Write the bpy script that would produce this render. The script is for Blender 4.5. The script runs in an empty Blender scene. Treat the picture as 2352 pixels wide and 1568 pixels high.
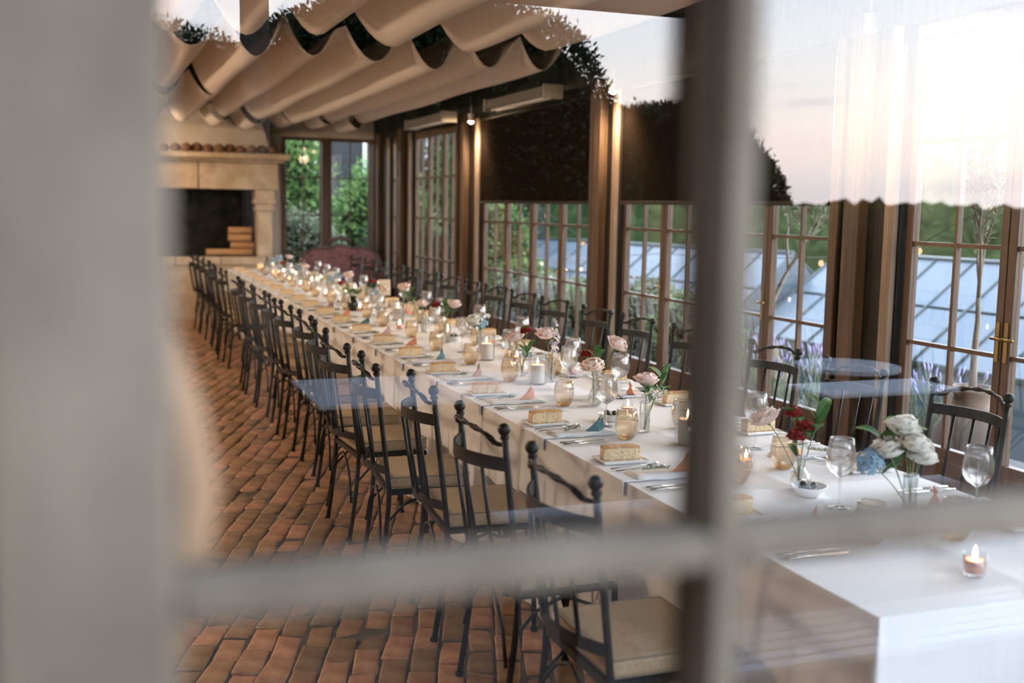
import bpy, bmesh, math, random
import numpy as np
from mathutils import Vector, Matrix, Euler

random.seed(7)
rng = np.random.default_rng(11)
PI = math.pi
scn = bpy.context.scene
C = scn.collection

# ------------------------------------------------------------------ camera
YAW, PITCH, ROLL = math.radians(20.4), math.radians(-6.85), math.radians(0.97)
cam_d = bpy.data.cameras.new('camera')
cam = bpy.data.objects.new('camera', cam_d)
C.objects.link(cam)
cam_d.sensor_width = 36.0
cam_d.lens = 2550.0 / 2352.0 * 36.0
cam_d.clip_start = 0.02
cam_d.clip_end = 600
_f = Vector((math.sin(YAW) * math.cos(PITCH), math.cos(YAW) * math.cos(PITCH), math.sin(PITCH)))
_r = Vector((math.cos(YAW), -math.sin(YAW), 0))
_u = _r.cross(_f)
_r2 = math.cos(ROLL) * _r + math.sin(ROLL) * _u
_u2 = -math.sin(ROLL) * _r + math.cos(ROLL) * _u
_m = Matrix((( _r2.x, _u2.x, -_f.x), (_r2.y, _u2.y, -_f.y), (_r2.z, _u2.z, -_f.z))).to_4x4()
_m.translation = Vector((0, 0, 1.70))
cam.matrix_world = _m
cam_d.dof.use_dof = True
cam_d.dof.focus_distance = 4.9
cam_d.dof.aperture_fstop = 1.9
scn.camera = cam

# ------------------------------------------------------------------ exposure
vs = scn.view_settings
vs.view_transform = 'Standard'
vs.look = 'None'
vs.gamma = 1.0
vs.use_curve_mapping = False
vs.exposure = 4.0
cy = scn.cycles
cy.max_bounces = 8
cy.diffuse_bounces = 3
cy.glossy_bounces = 3
cy.transmission_bounces = 4
cy.transparent_max_bounces = 28
cy.sample_clamp_indirect = 1.2
cy.sample_clamp_direct = 0.0
cy.caustics_reflective = False
cy.caustics_refractive = False
cy.use_denoising = True
cy.denoising_input_passes = 'RGB_ALBEDO_NORMAL'
cy.use_adaptive_sampling = False
try:
    cy.denoiser = 'OPENIMAGEDENOISE'
except Exception:
    pass

# ------------------------------------------------------------------ dusk sky
world = bpy.data.worlds.new('dusk_sky')
scn.world = world
world.use_nodes = True
nt = world.node_tree
nt.nodes.clear()
w_out = nt.nodes.new('ShaderNodeOutputWorld')
w_bg = nt.nodes.new('ShaderNodeBackground')
w_tc = nt.nodes.new('ShaderNodeTexCoord')
w_sep = nt.nodes.new('ShaderNodeSeparateXYZ')
w_ramp = nt.nodes.new('ShaderNodeValToRGB')
w_noise = nt.nodes.new('ShaderNodeTexNoise')
w_map = nt.nodes.new('ShaderNodeMapping')
w_cr = nt.nodes.new('ShaderNodeValToRGB')
w_mix = nt.nodes.new('ShaderNodeMix')
w_mix.data_type = 'RGBA'
nt.links.new(w_tc.outputs['Generated'], w_sep.inputs[0])
nt.links.new(w_sep.outputs['Z'], w_ramp.inputs[0])
el = w_ramp.color_ramp.elements
el[0].position = 0.0
el[0].color = (0.74, 0.68, 0.70, 1)
el[1].position = 1.0
el[1].color = (0.15, 0.21, 0.32, 1)
for p, c in ((0.02, (0.80, 0.73, 0.74, 1)), (0.045, (0.98, 0.85, 0.80, 1)), (0.075, (1.05, 0.93, 0.87, 1)), (0.11, (0.98, 0.94, 0.93, 1)), (0.15, (0.90, 0.92, 0.97, 1)), (0.19, (0.84, 0.89, 0.98, 1)), (0.26, (0.82, 0.90, 1.02, 1)), (0.36, (0.52, 0.59, 0.70, 1)), (0.6, (0.25, 0.31, 0.42, 1))):
    e = el.new(p)
    e.color = c
nt.links.new(w_tc.outputs['Generated'], w_map.inputs[0])
w_map.inputs['Scale'].default_value = (2.2, 2.2, 15.0)
w_map.inputs['Location'].default_value = (1.3, 0.4, 0.0)
nt.links.new(w_map.outputs[0], w_noise.inputs[0])
w_noise.inputs['Scale'].default_value = 2.1
w_noise.inputs['Detail'].default_value = 5
w_cr.color_ramp.elements[0].position = 0.60
w_cr.color_ramp.elements[0].color = (0, 0, 0, 1)
w_cr.color_ramp.elements[1].position = 0.72
w_cr.color_ramp.elements[1].color = (0.55, 0.55, 0.55, 1)
nt.links.new(w_noise.outputs[0], w_cr.inputs[0])
nt.links.new(w_cr.outputs[0], w_mix.inputs[0])
nt.links.new(w_ramp.outputs[0], w_mix.inputs[6])
w_mix.inputs[7].default_value = (0.58, 0.56, 0.62, 1)
nt.links.new(w_mix.outputs[2], w_bg.inputs[0])
w_bg.inputs['Strength'].default_value = 1.0
nt.links.new(w_bg.outputs[0], w_out.inputs[0])

# ------------------------------------------------------------------ materials
def new_mat(name):
    m = bpy.data.materials.new(name)
    m.use_nodes = True
    n = m.node_tree
    n.nodes.clear()
    o = n.nodes.new('ShaderNodeOutputMaterial')
    return m, n, o

def pbr(name, col, rough=0.6, col2=None, scale=8.0, bump=0.0, metal=0.0, stretch=None, island=0.0, detail=4.0, spec=0.5, sub=0.0, objrand=0.0, trans=0.0, sheen=0.0):
    m, n, o = new_mat(name)
    b = n.nodes.new('ShaderNodeBsdfPrincipled')
    b.inputs['Roughness'].default_value = rough
    b.inputs['Metallic'].default_value = metal
    b.inputs['Specular IOR Level'].default_value = spec
    if sheen:
        b.inputs['Sheen Weight'].default_value = sheen
    if sub:
        b.inputs['Subsurface Weight'].default_value = sub
        b.inputs['Subsurface Radius'].default_value = (0.02, 0.012, 0.008)
    tc = n.nodes.new('ShaderNodeTexCoord')
    src = tc.outputs['Object']
    if stretch:
        mp = n.nodes.new('ShaderNodeMapping')
        mp.inputs['Scale'].default_value = stretch
        n.links.new(src, mp.inputs[0])
        src = mp.outputs[0]
    nz = n.nodes.new('ShaderNodeTexNoise')
    nz.inputs['Scale'].default_value = scale
    nz.inputs['Detail'].default_value = detail
    n.links.new(src, nz.inputs[0])
    colout = None
    if col2 is not None:
        r = n.nodes.new('ShaderNodeValToRGB')
        r.color_ramp.elements[0].position = 0.3
        r.color_ramp.elements[1].position = 0.7
        r.color_ramp.elements[0].color = (*col, 1)
        r.color_ramp.elements[1].color = (*col2, 1)
        n.links.new(nz.outputs[0], r.inputs[0])
        colout = r.outputs[0]
    else:
        rgb = n.nodes.new('ShaderNodeRGB')
        rgb.outputs[0].default_value = (*col, 1)
        colout = rgb.outputs[0]
    if island or objrand:
        hs = n.nodes.new('ShaderNodeHueSaturation')
        if island:
            g = n.nodes.new('ShaderNodeNewGeometry')
            rnd = g.outputs['Random Per Island']
            amt = island
        else:
            g = n.nodes.new('ShaderNodeObjectInfo')
            rnd = g.outputs['Random']
            amt = objrand
        mr = n.nodes.new('ShaderNodeMapRange')
        mr.inputs['To Min'].default_value = 1 - amt
        mr.inputs['To Max'].default_value = 1 + amt
        n.links.new(rnd, mr.inputs['Value'])
        n.links.new(mr.outputs[0], hs.inputs['Value'])
        mr2 = n.nodes.new('ShaderNodeMapRange')
        mr2.inputs['To Min'].default_value = 0.5 + 0.03 * amt
        mr2.inputs['To Max'].default_value = 0.5 - 0.03 * amt
        n.links.new(rnd, mr2.inputs['Value'])
        n.links.new(mr2.outputs[0], hs.inputs['Hue'])
        n.links.new(colout, hs.inputs['Color'])
        colout = hs.outputs[0]
    n.links.new(colout, b.inputs['Base Color'])
    if bump:
        bp = n.nodes.new('ShaderNodeBump')
        bp.inputs['Strength'].default_value = bump
        bp.inputs['Distance'].default_value = 0.01
        n.links.new(nz.outputs[0], bp.inputs['Height'])
        n.links.new(bp.outputs[0], b.inputs['Normal'])
    if trans:
        t = n.nodes.new('ShaderNodeBsdfTranslucent')
        n.links.new(colout, t.inputs[0])
        mx = n.nodes.new('ShaderNodeMixShader')
        mx.inputs[0].default_value = trans
        n.links.new(b.outputs[0], mx.inputs[1])
        n.links.new(t.outputs[0], mx.inputs[2])
        n.links.new(mx.outputs[0], o.inputs[0])
    else:
        n.links.new(b.outputs[0], o.inputs[0])
    return m

def glass(name, tint=(1, 1, 1), ior=1.5, rough=0.0, dirt=0.0, solid=0.0):
    """clear sheet glass: the Fresnel share mirrors, the rest passes straight on"""
    m, n, o = new_mat(name)
    g = n.nodes.new('ShaderNodeNewGeometry')
    mr = n.nodes.new('ShaderNodeMapRange')
    mr.inputs['To Min'].default_value = ior
    mr.inputs['To Max'].default_value = 1.0 / ior
    n.links.new(g.outputs['Backfacing'], mr.inputs['Value'])
    fr = n.nodes.new('ShaderNodeFresnel')
    n.links.new(mr.outputs[0], fr.inputs['IOR'])
    t = n.nodes.new('ShaderNodeBsdfTransparent')
    t.inputs[0].default_value = (*tint, 1)
    gl = n.nodes.new('ShaderNodeBsdfGlossy')
    gl.inputs['Roughness'].default_value = rough
    mx = n.nodes.new('ShaderNodeMixShader')
    n.links.new(fr.outputs[0], mx.inputs[0])
    n.links.new(t.outputs[0], mx.inputs[1])
    n.links.new(gl.outputs[0], mx.inputs[2])
    last = mx.outputs[0]
    if solid:
        # part of the glass bends what is seen through it
        rg = n.nodes.new('ShaderNodeBsdfGlass')
        rg.inputs['IOR'].default_value = 1.45
        rg.inputs['Roughness'].default_value = 0.0
        rg.inputs['Color'].default_value = (*tint, 1)
        mx3 = n.nodes.new('ShaderNodeMixShader')
        mx3.inputs[0].default_value = solid
        n.links.new(last, mx3.inputs[1])
        n.links.new(rg.outputs[0], mx3.inputs[2])
        last = mx3.outputs[0]
    if dirt:
        d = n.nodes.new('ShaderNodeBsdfDiffuse')
        d.inputs[0].default_value = (0.6, 0.58, 0.55, 1)
        tc = n.nodes.new('ShaderNodeTexCoord')
        nz = n.nodes.new('ShaderNodeTexNoise')
        nz.inputs['Scale'].default_value = 9
        nz.inputs['Detail'].default_value = 8
        n.links.new(tc.outputs['Object'], nz.inputs[0])
        mr2 = n.nodes.new('ShaderNodeMapRange')
        mr2.inputs['From Min'].default_value = 0.35
        mr2.inputs['From Max'].default_value = 0.8
        mr2.inputs['To Max'].default_value = dirt
        n.links.new(nz.outputs[0], mr2.inputs['Value'])
        mx2 = n.nodes.new('ShaderNodeMixShader')
        n.links.new(mr2.outputs[0], mx2.inputs[0])
        n.links.new(last, mx2.inputs[1])
        n.links.new(d.outputs[0], mx2.inputs[2])
        last = mx2.outputs[0]
    n.links.new(last, o.inputs[0])
    return m

def emis(name, col, strength):
    m, n, o = new_mat(name)
    e = n.nodes.new('ShaderNodeEmission')
    e.inputs[0].default_value = (*col, 1)
    e.inputs[1].default_value = strength
    n.links.new(e.outputs[0], o.inputs[0])
    return m

M = {}
M['grey_paint'] = pbr('weathered_grey_paint', (0.082, 0.063, 0.045), 0.8, (0.162, 0.132, 0.098), 9, 0.5, stretch=(1, 1, 0.6), spec=0.2)
M['dark_wood'] = pbr('dark_stained_wood', (0.010, 0.0075, 0.006), 0.55, (0.024, 0.016, 0.011), 10, 0.3, stretch=(3, 3, 0.3), spec=0.25)
M['door_wood'] = pbr('oiled_hardwood', (0.070, 0.036, 0.019), 0.5, (0.125, 0.066, 0.034), 9, 0.3, stretch=(4, 4, 0.3))
M['post_wood'] = pbr('rough_timber_post', (0.035, 0.021, 0.012), 0.55, (0.13, 0.066, 0.03), 6, 0.5, stretch=(5, 5, 0.25))
M['strip_wood'] = pbr('pale_timber_strip', (0.20, 0.14, 0.095), 0.6, (0.28, 0.20, 0.14), 9, 0.3, stretch=(4, 4, 0.3))
M['roof_wood'] = pbr('dark_roof_boards', (0.03, 0.021, 0.015), 0.7, (0.06, 0.042, 0.03), 6, 0.3, stretch=(4, 0.3, 4), spec=0.1)
M['plaster'] = pbr('warm_plaster', (0.52, 0.44, 0.36), 0.9, (0.60, 0.52, 0.43), 5, 0.2, spec=0.1)
M['stone'] = pbr('honey_sandstone', (0.40, 0.29, 0.18), 0.85, (0.56, 0.44, 0.31), 5, 0.4)
M['soot'] = pbr('sooty_firebox', (0.012, 0.011, 0.010), 0.95, (0.03, 0.026, 0.022), 6, 0.3, spec=0)
M['brick'] = pbr('old_brick_paver', (0.25, 0.115, 0.052), 0.48, (0.44, 0.265, 0.145), 11, 0.8, objrand=0.42)
M['brick_far'] = pbr('old_brick_paver_field', (0.25, 0.115, 0.052), 0.48, (0.44, 0.265, 0.145), 11, 0.7, island=0.42)
M['mortar'] = pbr('earthy_mortar', (0.055, 0.042, 0.03), 0.95, (0.12, 0.10, 0.075), 20, 0.5)
M['canopy'] = pbr('linen_canopy', (0.74, 0.66, 0.58), 0.9, (0.80, 0.72, 0.64), 60, 0.15, trans=0.25, spec=0)
M['cloth'] = pbr('white_table_linen', (0.79, 0.785, 0.785), 0.85, (0.83, 0.825, 0.825), 5, 0.10, detail=2, sheen=0.1, spec=0.1)
M['napkin'] = pbr('white_napkin_linen', (0.72, 0.72, 0.73), 0.9, (0.80, 0.80, 0.81), 60, 0.15)
M['iron'] = pbr('black_wrought_iron', (0.006, 0.006, 0.006), 0.5, (0.016, 0.015, 0.014), 30, 0.3, spec=0.3)
M['linen_seat'] = pbr('oatmeal_linen_cushion', (0.36, 0.26, 0.155), 0.95, (0.48, 0.36, 0.23), 70, 0.4, stretch=(1, 6, 1))
M['piping'] = pbr('cushion_piping', (0.30, 0.24, 0.17), 0.95)
M['plate'] = pbr('white_porcelain', (0.76, 0.75, 0.73), 0.25)
M['steel'] = pbr('brushed_steel_cutlery', (0.55, 0.54, 0.53), 0.22, metal=1.0)
M['crumb'] = pbr('bread_crumb', (0.72, 0.52, 0.30), 0.9, (0.82, 0.66, 0.44), 90, 0.6)
M['crust'] = pbr('bread_crust', (0.46, 0.25, 0.10), 0.8, (0.64, 0.40, 0.19), 40, 0.6)
M['clear'] = glass('clear_drinking_glass', (0.985, 0.988, 0.99), 1.85, solid=0.36)
M['candle_glass'] = glass('candle_glass', (0.985, 0.988, 0.99), 1.65)
M['vase_glass'] = glass('clear_vase_glass', (0.97, 0.98, 0.98), 1.7, solid=0.3)
M['amber'] = glass('amber_glass', (0.98, 0.935, 0.865), 1.75, solid=0.2)
M['amber_base'] = glass('amber_glass_base', (0.80, 0.62, 0.36), 1.52)
M['water'] = glass('still_water', (0.985, 0.97, 0.945), 1.33)
M['pane'] = glass('window_glass', (0.97, 0.98, 0.975), 1.52)
M['pane_near'] = glass('window_glass_near', (0.98, 0.985, 0.98), 1.46)
M['gh_glass'] = pbr('frosted_greenhouse_glass', (0.10, 0.125, 0.145), 0.3, (0.125, 0.15, 0.17), 2, 0.0, spec=0.45)
M['gh_frame'] = pbr('dark_green_aluminium', (0.05, 0.065, 0.065), 0.4)
M['wax'] = pbr('ivory_candle_wax', (0.80, 0.74, 0.70), 0.5, sub=0.15)
M['flame'] = emis('candle_flame', (1.0, 0.66, 0.34), 4.0)
M['bulb'] = emis('warm_bulb', (1.0, 0.68, 0.38), 22.0)
M['fairy'] = emis('warm_string_bulb', (1.0, 0.66, 0.36), 0.10)
M['wick'] = pbr('burnt_wick', (0.01, 0.01, 0.01), 0.9)
M['white_enamel'] = pbr('white_enamel', (0.70, 0.69, 0.67), 0.35)
M['heater'] = pbr('heater_steel', (0.30, 0.28, 0.25), 0.4, (0.36, 0.34, 0.31), 20, 0.1, metal=0.6)
M['blind'] = pbr('brown_mesh_blind', (0.009, 0.006, 0.0045), 0.95, (0.013, 0.0085, 0.006), 80, 0.1, spec=0)
M['stem'] = pbr('flower_stem', (0.13, 0.22, 0.07), 0.6)
M['leaf'] = pbr('flower_leaf', (0.055, 0.14, 0.04), 0.5, (0.09, 0.20, 0.06), 30, 0.1, trans=0.2)
M['pink'] = pbr('blush_petal', (0.86, 0.68, 0.64), 0.7, (0.90, 0.78, 0.74), 40, 0, trans=0.3)
M['peach'] = pbr('peach_petal', (0.86, 0.69, 0.60), 0.7, (0.90, 0.78, 0.70), 40, 0, trans=0.3)
M['white_petal'] = pbr('cream_petal', (0.82, 0.80, 0.72), 0.7, (0.86, 0.85, 0.80), 40, 0, trans=0.3)
M['red'] = pbr('crimson_petal', (0.30, 0.012, 0.015), 0.65, (0.42, 0.025, 0.02), 40, 0, trans=0.2)
M['blue'] = pbr('blue_floret', (0.24, 0.42, 0.56), 0.7, (0.36, 0.53, 0.66), 40, 0, trans=0.25)
M['lilac'] = pbr('lilac_floret', (0.55, 0.52, 0.74), 0.7, (0.74, 0.70, 0.80), 40, 0, trans=0.3)
M['yellow'] = pbr('flower_centre', (0.55, 0.40, 0.08), 0.8)
M['terracotta_paper'] = pbr('terracotta_paper', (0.66, 0.27, 0.15), 0.8)
M['teal_paper'] = pbr('teal_paper', (0.10, 0.22, 0.26), 0.8)
M['mauve_paper'] = pbr('mauve_paper', (0.48, 0.33, 0.32), 0.8)
M['card'] = pbr('cream_card', (0.60, 0.50, 0.38), 0.8)
M['ink'] = pbr('dark_ink', (0.02, 0.018, 0.015), 0.8)
M['olive'] = pbr('dark_olive', (0.02, 0.022, 0.012), 0.25, (0.05, 0.05, 0.02), 20)
M['sofa'] = pbr('crimson_brocade', (0.075, 0.010, 0.014), 0.6, (0.22, 0.10, 0.095), 26, 0.3, detail=6)
M['mahogany'] = pbr('carved_mahogany', (0.045, 0.015, 0.009), 0.35, (0.08, 0.028, 0.015), 12, 0.3)
M['log'] = pbr('split_firewood', (0.42, 0.22, 0.09), 0.9, (0.56, 0.33, 0.16), 14, 0.5, stretch=(0.4, 4, 4))
M['cone'] = pbr('dried_brown_cone', (0.10, 0.045, 0.02), 0.8, (0.26, 0.12, 0.05), 25, 0.6)
M['hedge'] = pbr('hedge_leaf', (0.014, 0.026, 0.011), 0.55, (0.032, 0.052, 0.022), 3, 0, island=0.5, spec=0.2)
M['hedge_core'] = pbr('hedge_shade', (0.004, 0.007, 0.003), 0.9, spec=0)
M['shrub'] = pbr('garden_shrub_leaf', (0.08, 0.17, 0.045), 0.5, (0.19, 0.30, 0.10), 2, 0, island=0.5, trans=0.25, spec=0.25)
M['sage'] = pbr('silver_shrub_leaf', (0.19, 0.22, 0.14), 0.7, (0.30, 0.33, 0.24), 2, 0, island=0.4, trans=0.2, spec=0.2)
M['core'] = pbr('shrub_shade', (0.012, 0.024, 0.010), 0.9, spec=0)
M['olive_leaf'] = pbr('olive_leaf', (0.12, 0.14, 0.075), 0.5, (0.23, 0.25, 0.16), 8, 0, island=0.4, trans=0.25, spec=0.3)
M['bark'] = pbr('pale_bark', (0.17, 0.135, 0.10), 0.85, (0.26, 0.21, 0.165), 14, 0.5, stretch=(3, 3, 0.6))
M['lavender'] = pbr('lavender_spike', (0.30, 0.28, 0.50), 0.8, (0.42, 0.38, 0.60), 20)
M['lav_stem'] = pbr('lavender_stem', (0.25, 0.32, 0.17), 0.8, (0.36, 0.42, 0.25), 4, 0, island=0.3)
M['pot'] = pbr('worn_terracotta', (0.13, 0.085, 0.06), 0.85, (0.20, 0.145, 0.11), 7, 0.4)
M['soil'] = pbr('dark_soil', (0.03, 0.022, 0.016), 0.95)
M['grass'] = pbr('garden_grass', (0.028, 0.048, 0.016), 0.9, (0.05, 0.075, 0.03), 1.5, 0.4, spec=0)
M['paving'] = pbr('bluestone_paving', (0.055, 0.050, 0.045), 0.75, (0.09, 0.082, 0.075), 3, 0.3, spec=0.2)
M['forest'] = pbr('wooded_hillside', (0.007, 0.014, 0.005), 0.95, (0.030, 0.045, 0.017), 0.4, 1.0, detail=9, spec=0)
M['house'] = pbr('charcoal_render', (0.03, 0.032, 0.034), 0.8, spec=0.1)
M['white_frame'] = pbr('white_joinery', (0.60, 0.62, 0.64), 0.5)
M['zinc'] = pbr('white_zinc_tabletop', (0.64, 0.68, 0.72), 0.5)
M['timber_grey'] = pbr('silvered_timber', (0.10, 0.085, 0.072), 0.8, (0.15, 0.13, 0.112), 8, 0.4, stretch=(0.5, 4, 4))
M['curtain'] = pbr('tan_linen_curtain', (0.42, 0.29, 0.19), 0.95, (0.50, 0.36, 0.25), 50, 0.3, trans=0.15)

# ------------------------------------------------------------------ mesh builder
class MB:
    def __init__(s):
        s.v = []
        s.f = []
        s.sm = []
    def add(s, vs, fs, smooth=False):
        o = len(s.v)
        s.v += [tuple(p) for p in vs]
        s.f += [tuple(i + o for i in f) for f in fs]
        s.sm += [smooth] * len(fs)
        return s
    def box(s, x0, x1, y0, y1, z0, z1, bev=0.0):
        if x0 > x1: x0, x1 = x1, x0
        if y0 > y1: y0, y1 = y1, y0
        if z0 > z1: z0, z1 = z1, z0
        if bev <= 0:
            vs = [(x0, y0, z0), (x1, y0, z0), (x1, y1, z0), (x0, y1, z0), (x0, y0, z1), (x1, y0, z1), (x1, y1, z1), (x0, y1, z1)]
            return s.add(vs, [(0, 3, 2, 1), (4, 5, 6, 7), (0, 1, 5, 4), (1, 2, 6, 5), (2, 3, 7, 6), (3, 0, 4, 7)])
        b = bmesh.new()
        bmesh.ops.create_cube(b, size=1.0)
        for v in b.verts:
            v.co = Vector(((x0 + x1) / 2 + v.co.x * (x1 - x0), (y0 + y1) / 2 + v.co.y * (y1 - y0), (z0 + z1) / 2 + v.co.z * (z1 - z0)))
        bmesh.ops.bevel(b, geom=list(b.edges), offset=bev, segments=2, affect='EDGES', profile=0.5)
        s.bm(b)
        return s
    def bm(s, b, smooth=False):
        b.verts.index_update()
        s.add([v.co[:] for v in b.verts], [[v.index for v in f.verts] for f in b.faces], smooth)
        b.free()
        return s
    def tube(s, pts, r, n=8, caps=True, ell=None, twist=0.0):
        pts = [Vector(p) for p in pts]
        k = len(pts)
        rs = r if hasattr(r, '__len__') else [r] * k
        vs = []
        t0 = (pts[1] - pts[0]).normalized()
        ref = Vector((0, 0, 1)) if abs(t0.z) < 0.9 else Vector((1, 0, 0))
        nrm = t0.cross(ref).normalized()
        for i, p in enumerate(pts):
            t = (pts[min(i + 1, k - 1)] - pts[max(i - 1, 0)]).normalized()
            nrm = (nrm - t * nrm.dot(t)).normalized()
            bi = t.cross(nrm)
            for j in range(n):
                a = 2 * PI * j / n + twist * i
                ca, sa = math.cos(2 * PI * j / n), math.sin(2 * PI * j / n)
                e = ell or 1.0
                q = Vector((ca, sa * e))
                q = Vector((q.x * math.cos(twist * i) - q.y * math.sin(twist * i), q.x * math.sin(twist * i) + q.y * math.cos(twist * i)))
                vs.append(p + (nrm * q.x + bi * q.y) * rs[i])
        fs = []
        for i in range(k - 1):
            for j in range(n):
                a, b = i * n + j, i * n + (j + 1) % n
                fs.append((a, b, b + n, a + n))
        if caps:
            fs.append(tuple(reversed(range(n))))
            fs.append(tuple(range((k - 1) * n, k * n)))
        return s.add(vs, fs, True)
    def lathe(s, prof, n=20, c=(0, 0, 0), closed=False, ribs=0, rib_amp=0.0, rib_z=None):
        vs = []
        for (r, z) in prof:
            for j in range(n):
                a = 2 * PI * j / n
                rr = r
                if ribs and (rib_z is None or rib_z[0] <= z <= rib_z[1]):
                    rr = r * (1 + rib_amp * math.cos(ribs * a))
                vs.append((c[0] + rr * math.cos(a), c[1] + rr * math.sin(a), c[2] + z))
        fs = []
        k = len(prof)
        for i in range(k - 1 if not closed else k):
            for j in range(n):
                a, b = i * n + j, i * n + (j + 1) % n
                i2 = ((i + 1) % k) * n
                fs.append((a, b, i2 + (j + 1) % n, i2 + j))
        return s.add(vs, fs, True)
    def cyl(s, c, r, h, n=16, r2=None):
        r2 = r if r2 is None else r2
        vs = [(c[0] + r * math.cos(2 * PI * j / n), c[1] + r * math.sin(2 * PI * j / n), c[2]) for j in range(n)]
        vs += [(c[0] + r2 * math.cos(2 * PI * j / n), c[1] + r2 * math.sin(2 * PI * j / n), c[2] + h) for j in range(n)]
        fs = [(j, (j + 1) % n, n + (j + 1) % n, n + j) for j in range(n)]
        s.add(vs, fs, True)
        return s.add(vs, [tuple(reversed(range(n))), tuple(range(n, 2 * n))])
    def ball(s, c, r, seg=10, rings=7, sc=(1, 1, 1)):
        vs = [(c[0], c[1], c[2] - r * sc[2])]
        for i in range(1, rings):
            a = -PI / 2 + PI * i / rings
            for j in range(seg):
                b = 2 * PI * j / seg
                vs.append((c[0] + r * sc[0] * math.cos(a) * math.cos(b), c[1] + r * sc[1] * math.cos(a) * math.sin(b), c[2] + r * sc[2] * math.sin(a)))
        vs.append((c[0], c[1], c[2] + r * sc[2]))
        fs = [(0, 1 + (j + 1) % seg, 1 + j) for j in range(seg)]
        for i in range(rings - 2):
            for j in range(seg):
                a, b = 1 + i * seg + j, 1 + i * seg + (j + 1) % seg
                fs.append((a, b, b + seg, a + seg))
        o = 1 + (rings - 2) * seg
        fs += [(o + j, o + (j + 1) % seg, len(vs) - 1) for j in range(seg)]
        return s.add(vs, fs, True)
    def prism(s, poly, h0, h1, axis='z'):
        n = len(poly)
        def P(u, v, w):
            return (u, v, w) if axis == 'z' else ((u, w, v) if axis == 'y' else (w, u, v))
        vs = [P(u, v, h0) for u, v in poly] + [P(u, v, h1) for u, v in poly]
        fs = [tuple(reversed(range(n))), tuple(range(n, 2 * n))] + [(j, (j + 1) % n, n + (j + 1) % n, n + j) for j in range(n)]
        return s.add(vs, fs)
    def mesh(s, name, mat):
        me = bpy.data.meshes.new(name)
        me.from_pydata(s.v, [], s.f)
        me.materials.append(M[mat] if isinstance(mat, str) else mat)
        if any(s.sm):
            me.polygons.foreach_set('use_smooth', s.sm)
        me.validate()
        b = bmesh.new()
        b.from_mesh(me)
        bmesh.ops.recalc_face_normals(b, faces=b.faces)
        b.to_mesh(me)
        b.free()
        return me
    def build(s, name, mat, parent=None, loc=None):
        return link(name, s.mesh(name, mat), parent, loc)

def link(name, me, parent=None, loc=None, rot=None, sc=None):
    o = bpy.data.objects.new(name, me)
    C.objects.link(o)
    if parent is not None:
        o.parent = parent
    if loc is not None:
        o.location = loc
    if rot is not None:
        o.rotation_euler = rot
    if sc is not None:
        o.scale = (sc, sc, sc) if not hasattr(sc, '__len__') else sc
    return o

def tag(o, label=None, cat=None, group=None, kind=None):
    if label: o['label'] = label
    if cat: o['category'] = cat
    if group: o['group'] = group
    if kind: o['kind'] = kind
    return o

def thing(name, label, cat, loc=(0, 0, 0), rz=0.0, group=None):
    o = bpy.data.objects.new(name, None)
    C.objects.link(o)
    o.empty_display_size = 0.1
    o.location = loc
    o.rotation_euler = (0, 0, rz)
    return tag(o, label, cat, group)

KIDS = {}
def kids(o):
    return [c for c in bpy.data.objects if c.parent is o]

def snap(o):
    """remember a prototype's tree once, so that copying it later is quick"""
    KIDS[o.name] = [(c, [g for g in kids(c)]) for c in kids(o)]
    return o

def dup(o, loc, rz=0.0, label=None, group=None, cat=None, sc=None):
    r = o.copy()
    C.objects.link(r)
    r.location = loc
    r.rotation_euler = (0, 0, rz)
    if sc is not None:
        r.scale = (sc, sc, sc)
    if label: r['label'] = label
    if group: r['group'] = group
    if cat: r['category'] = cat
    for ch, gs in KIDS.get(o.name, []):
        c = ch.copy()
        C.objects.link(c)
        c.parent = r
        for g in gs:
            d = g.copy()
            C.objects.link(d)
            d.parent = c
    return r

class Proto:
    """first use moves the prototype itself, later uses copy it"""
    def __init__(s, o):
        s.o = snap(o)
        s.used = False
    def put(s, loc, rz, label, group=None, sc=None):
        if not s.used:
            s.used = True
            o = s.o
            o.location = loc
            o.rotation_euler = (0, 0, rz)
            if sc is not None: o.scale = (sc, sc, sc)
            o['label'] = label
            if group: o['group'] = group
            return o
        return dup(s.o, loc, rz, label, group, sc=sc)

_W = 'first second third fourth fifth sixth seventh eighth ninth tenth eleventh twelfth thirteenth fourteenth fifteenth sixteenth seventeenth eighteenth nineteenth twentieth'.split()
def nth(i):
    if i < 20: return _W[i]
    if i < 29: return 'twenty-' + _W[i - 20]
    return {29: 'thirtieth'}.get(i, 'thirty-' + _W[(i - 30) % 20])

def struct(o):
    o['kind'] = 'structure'
    return o

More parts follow.
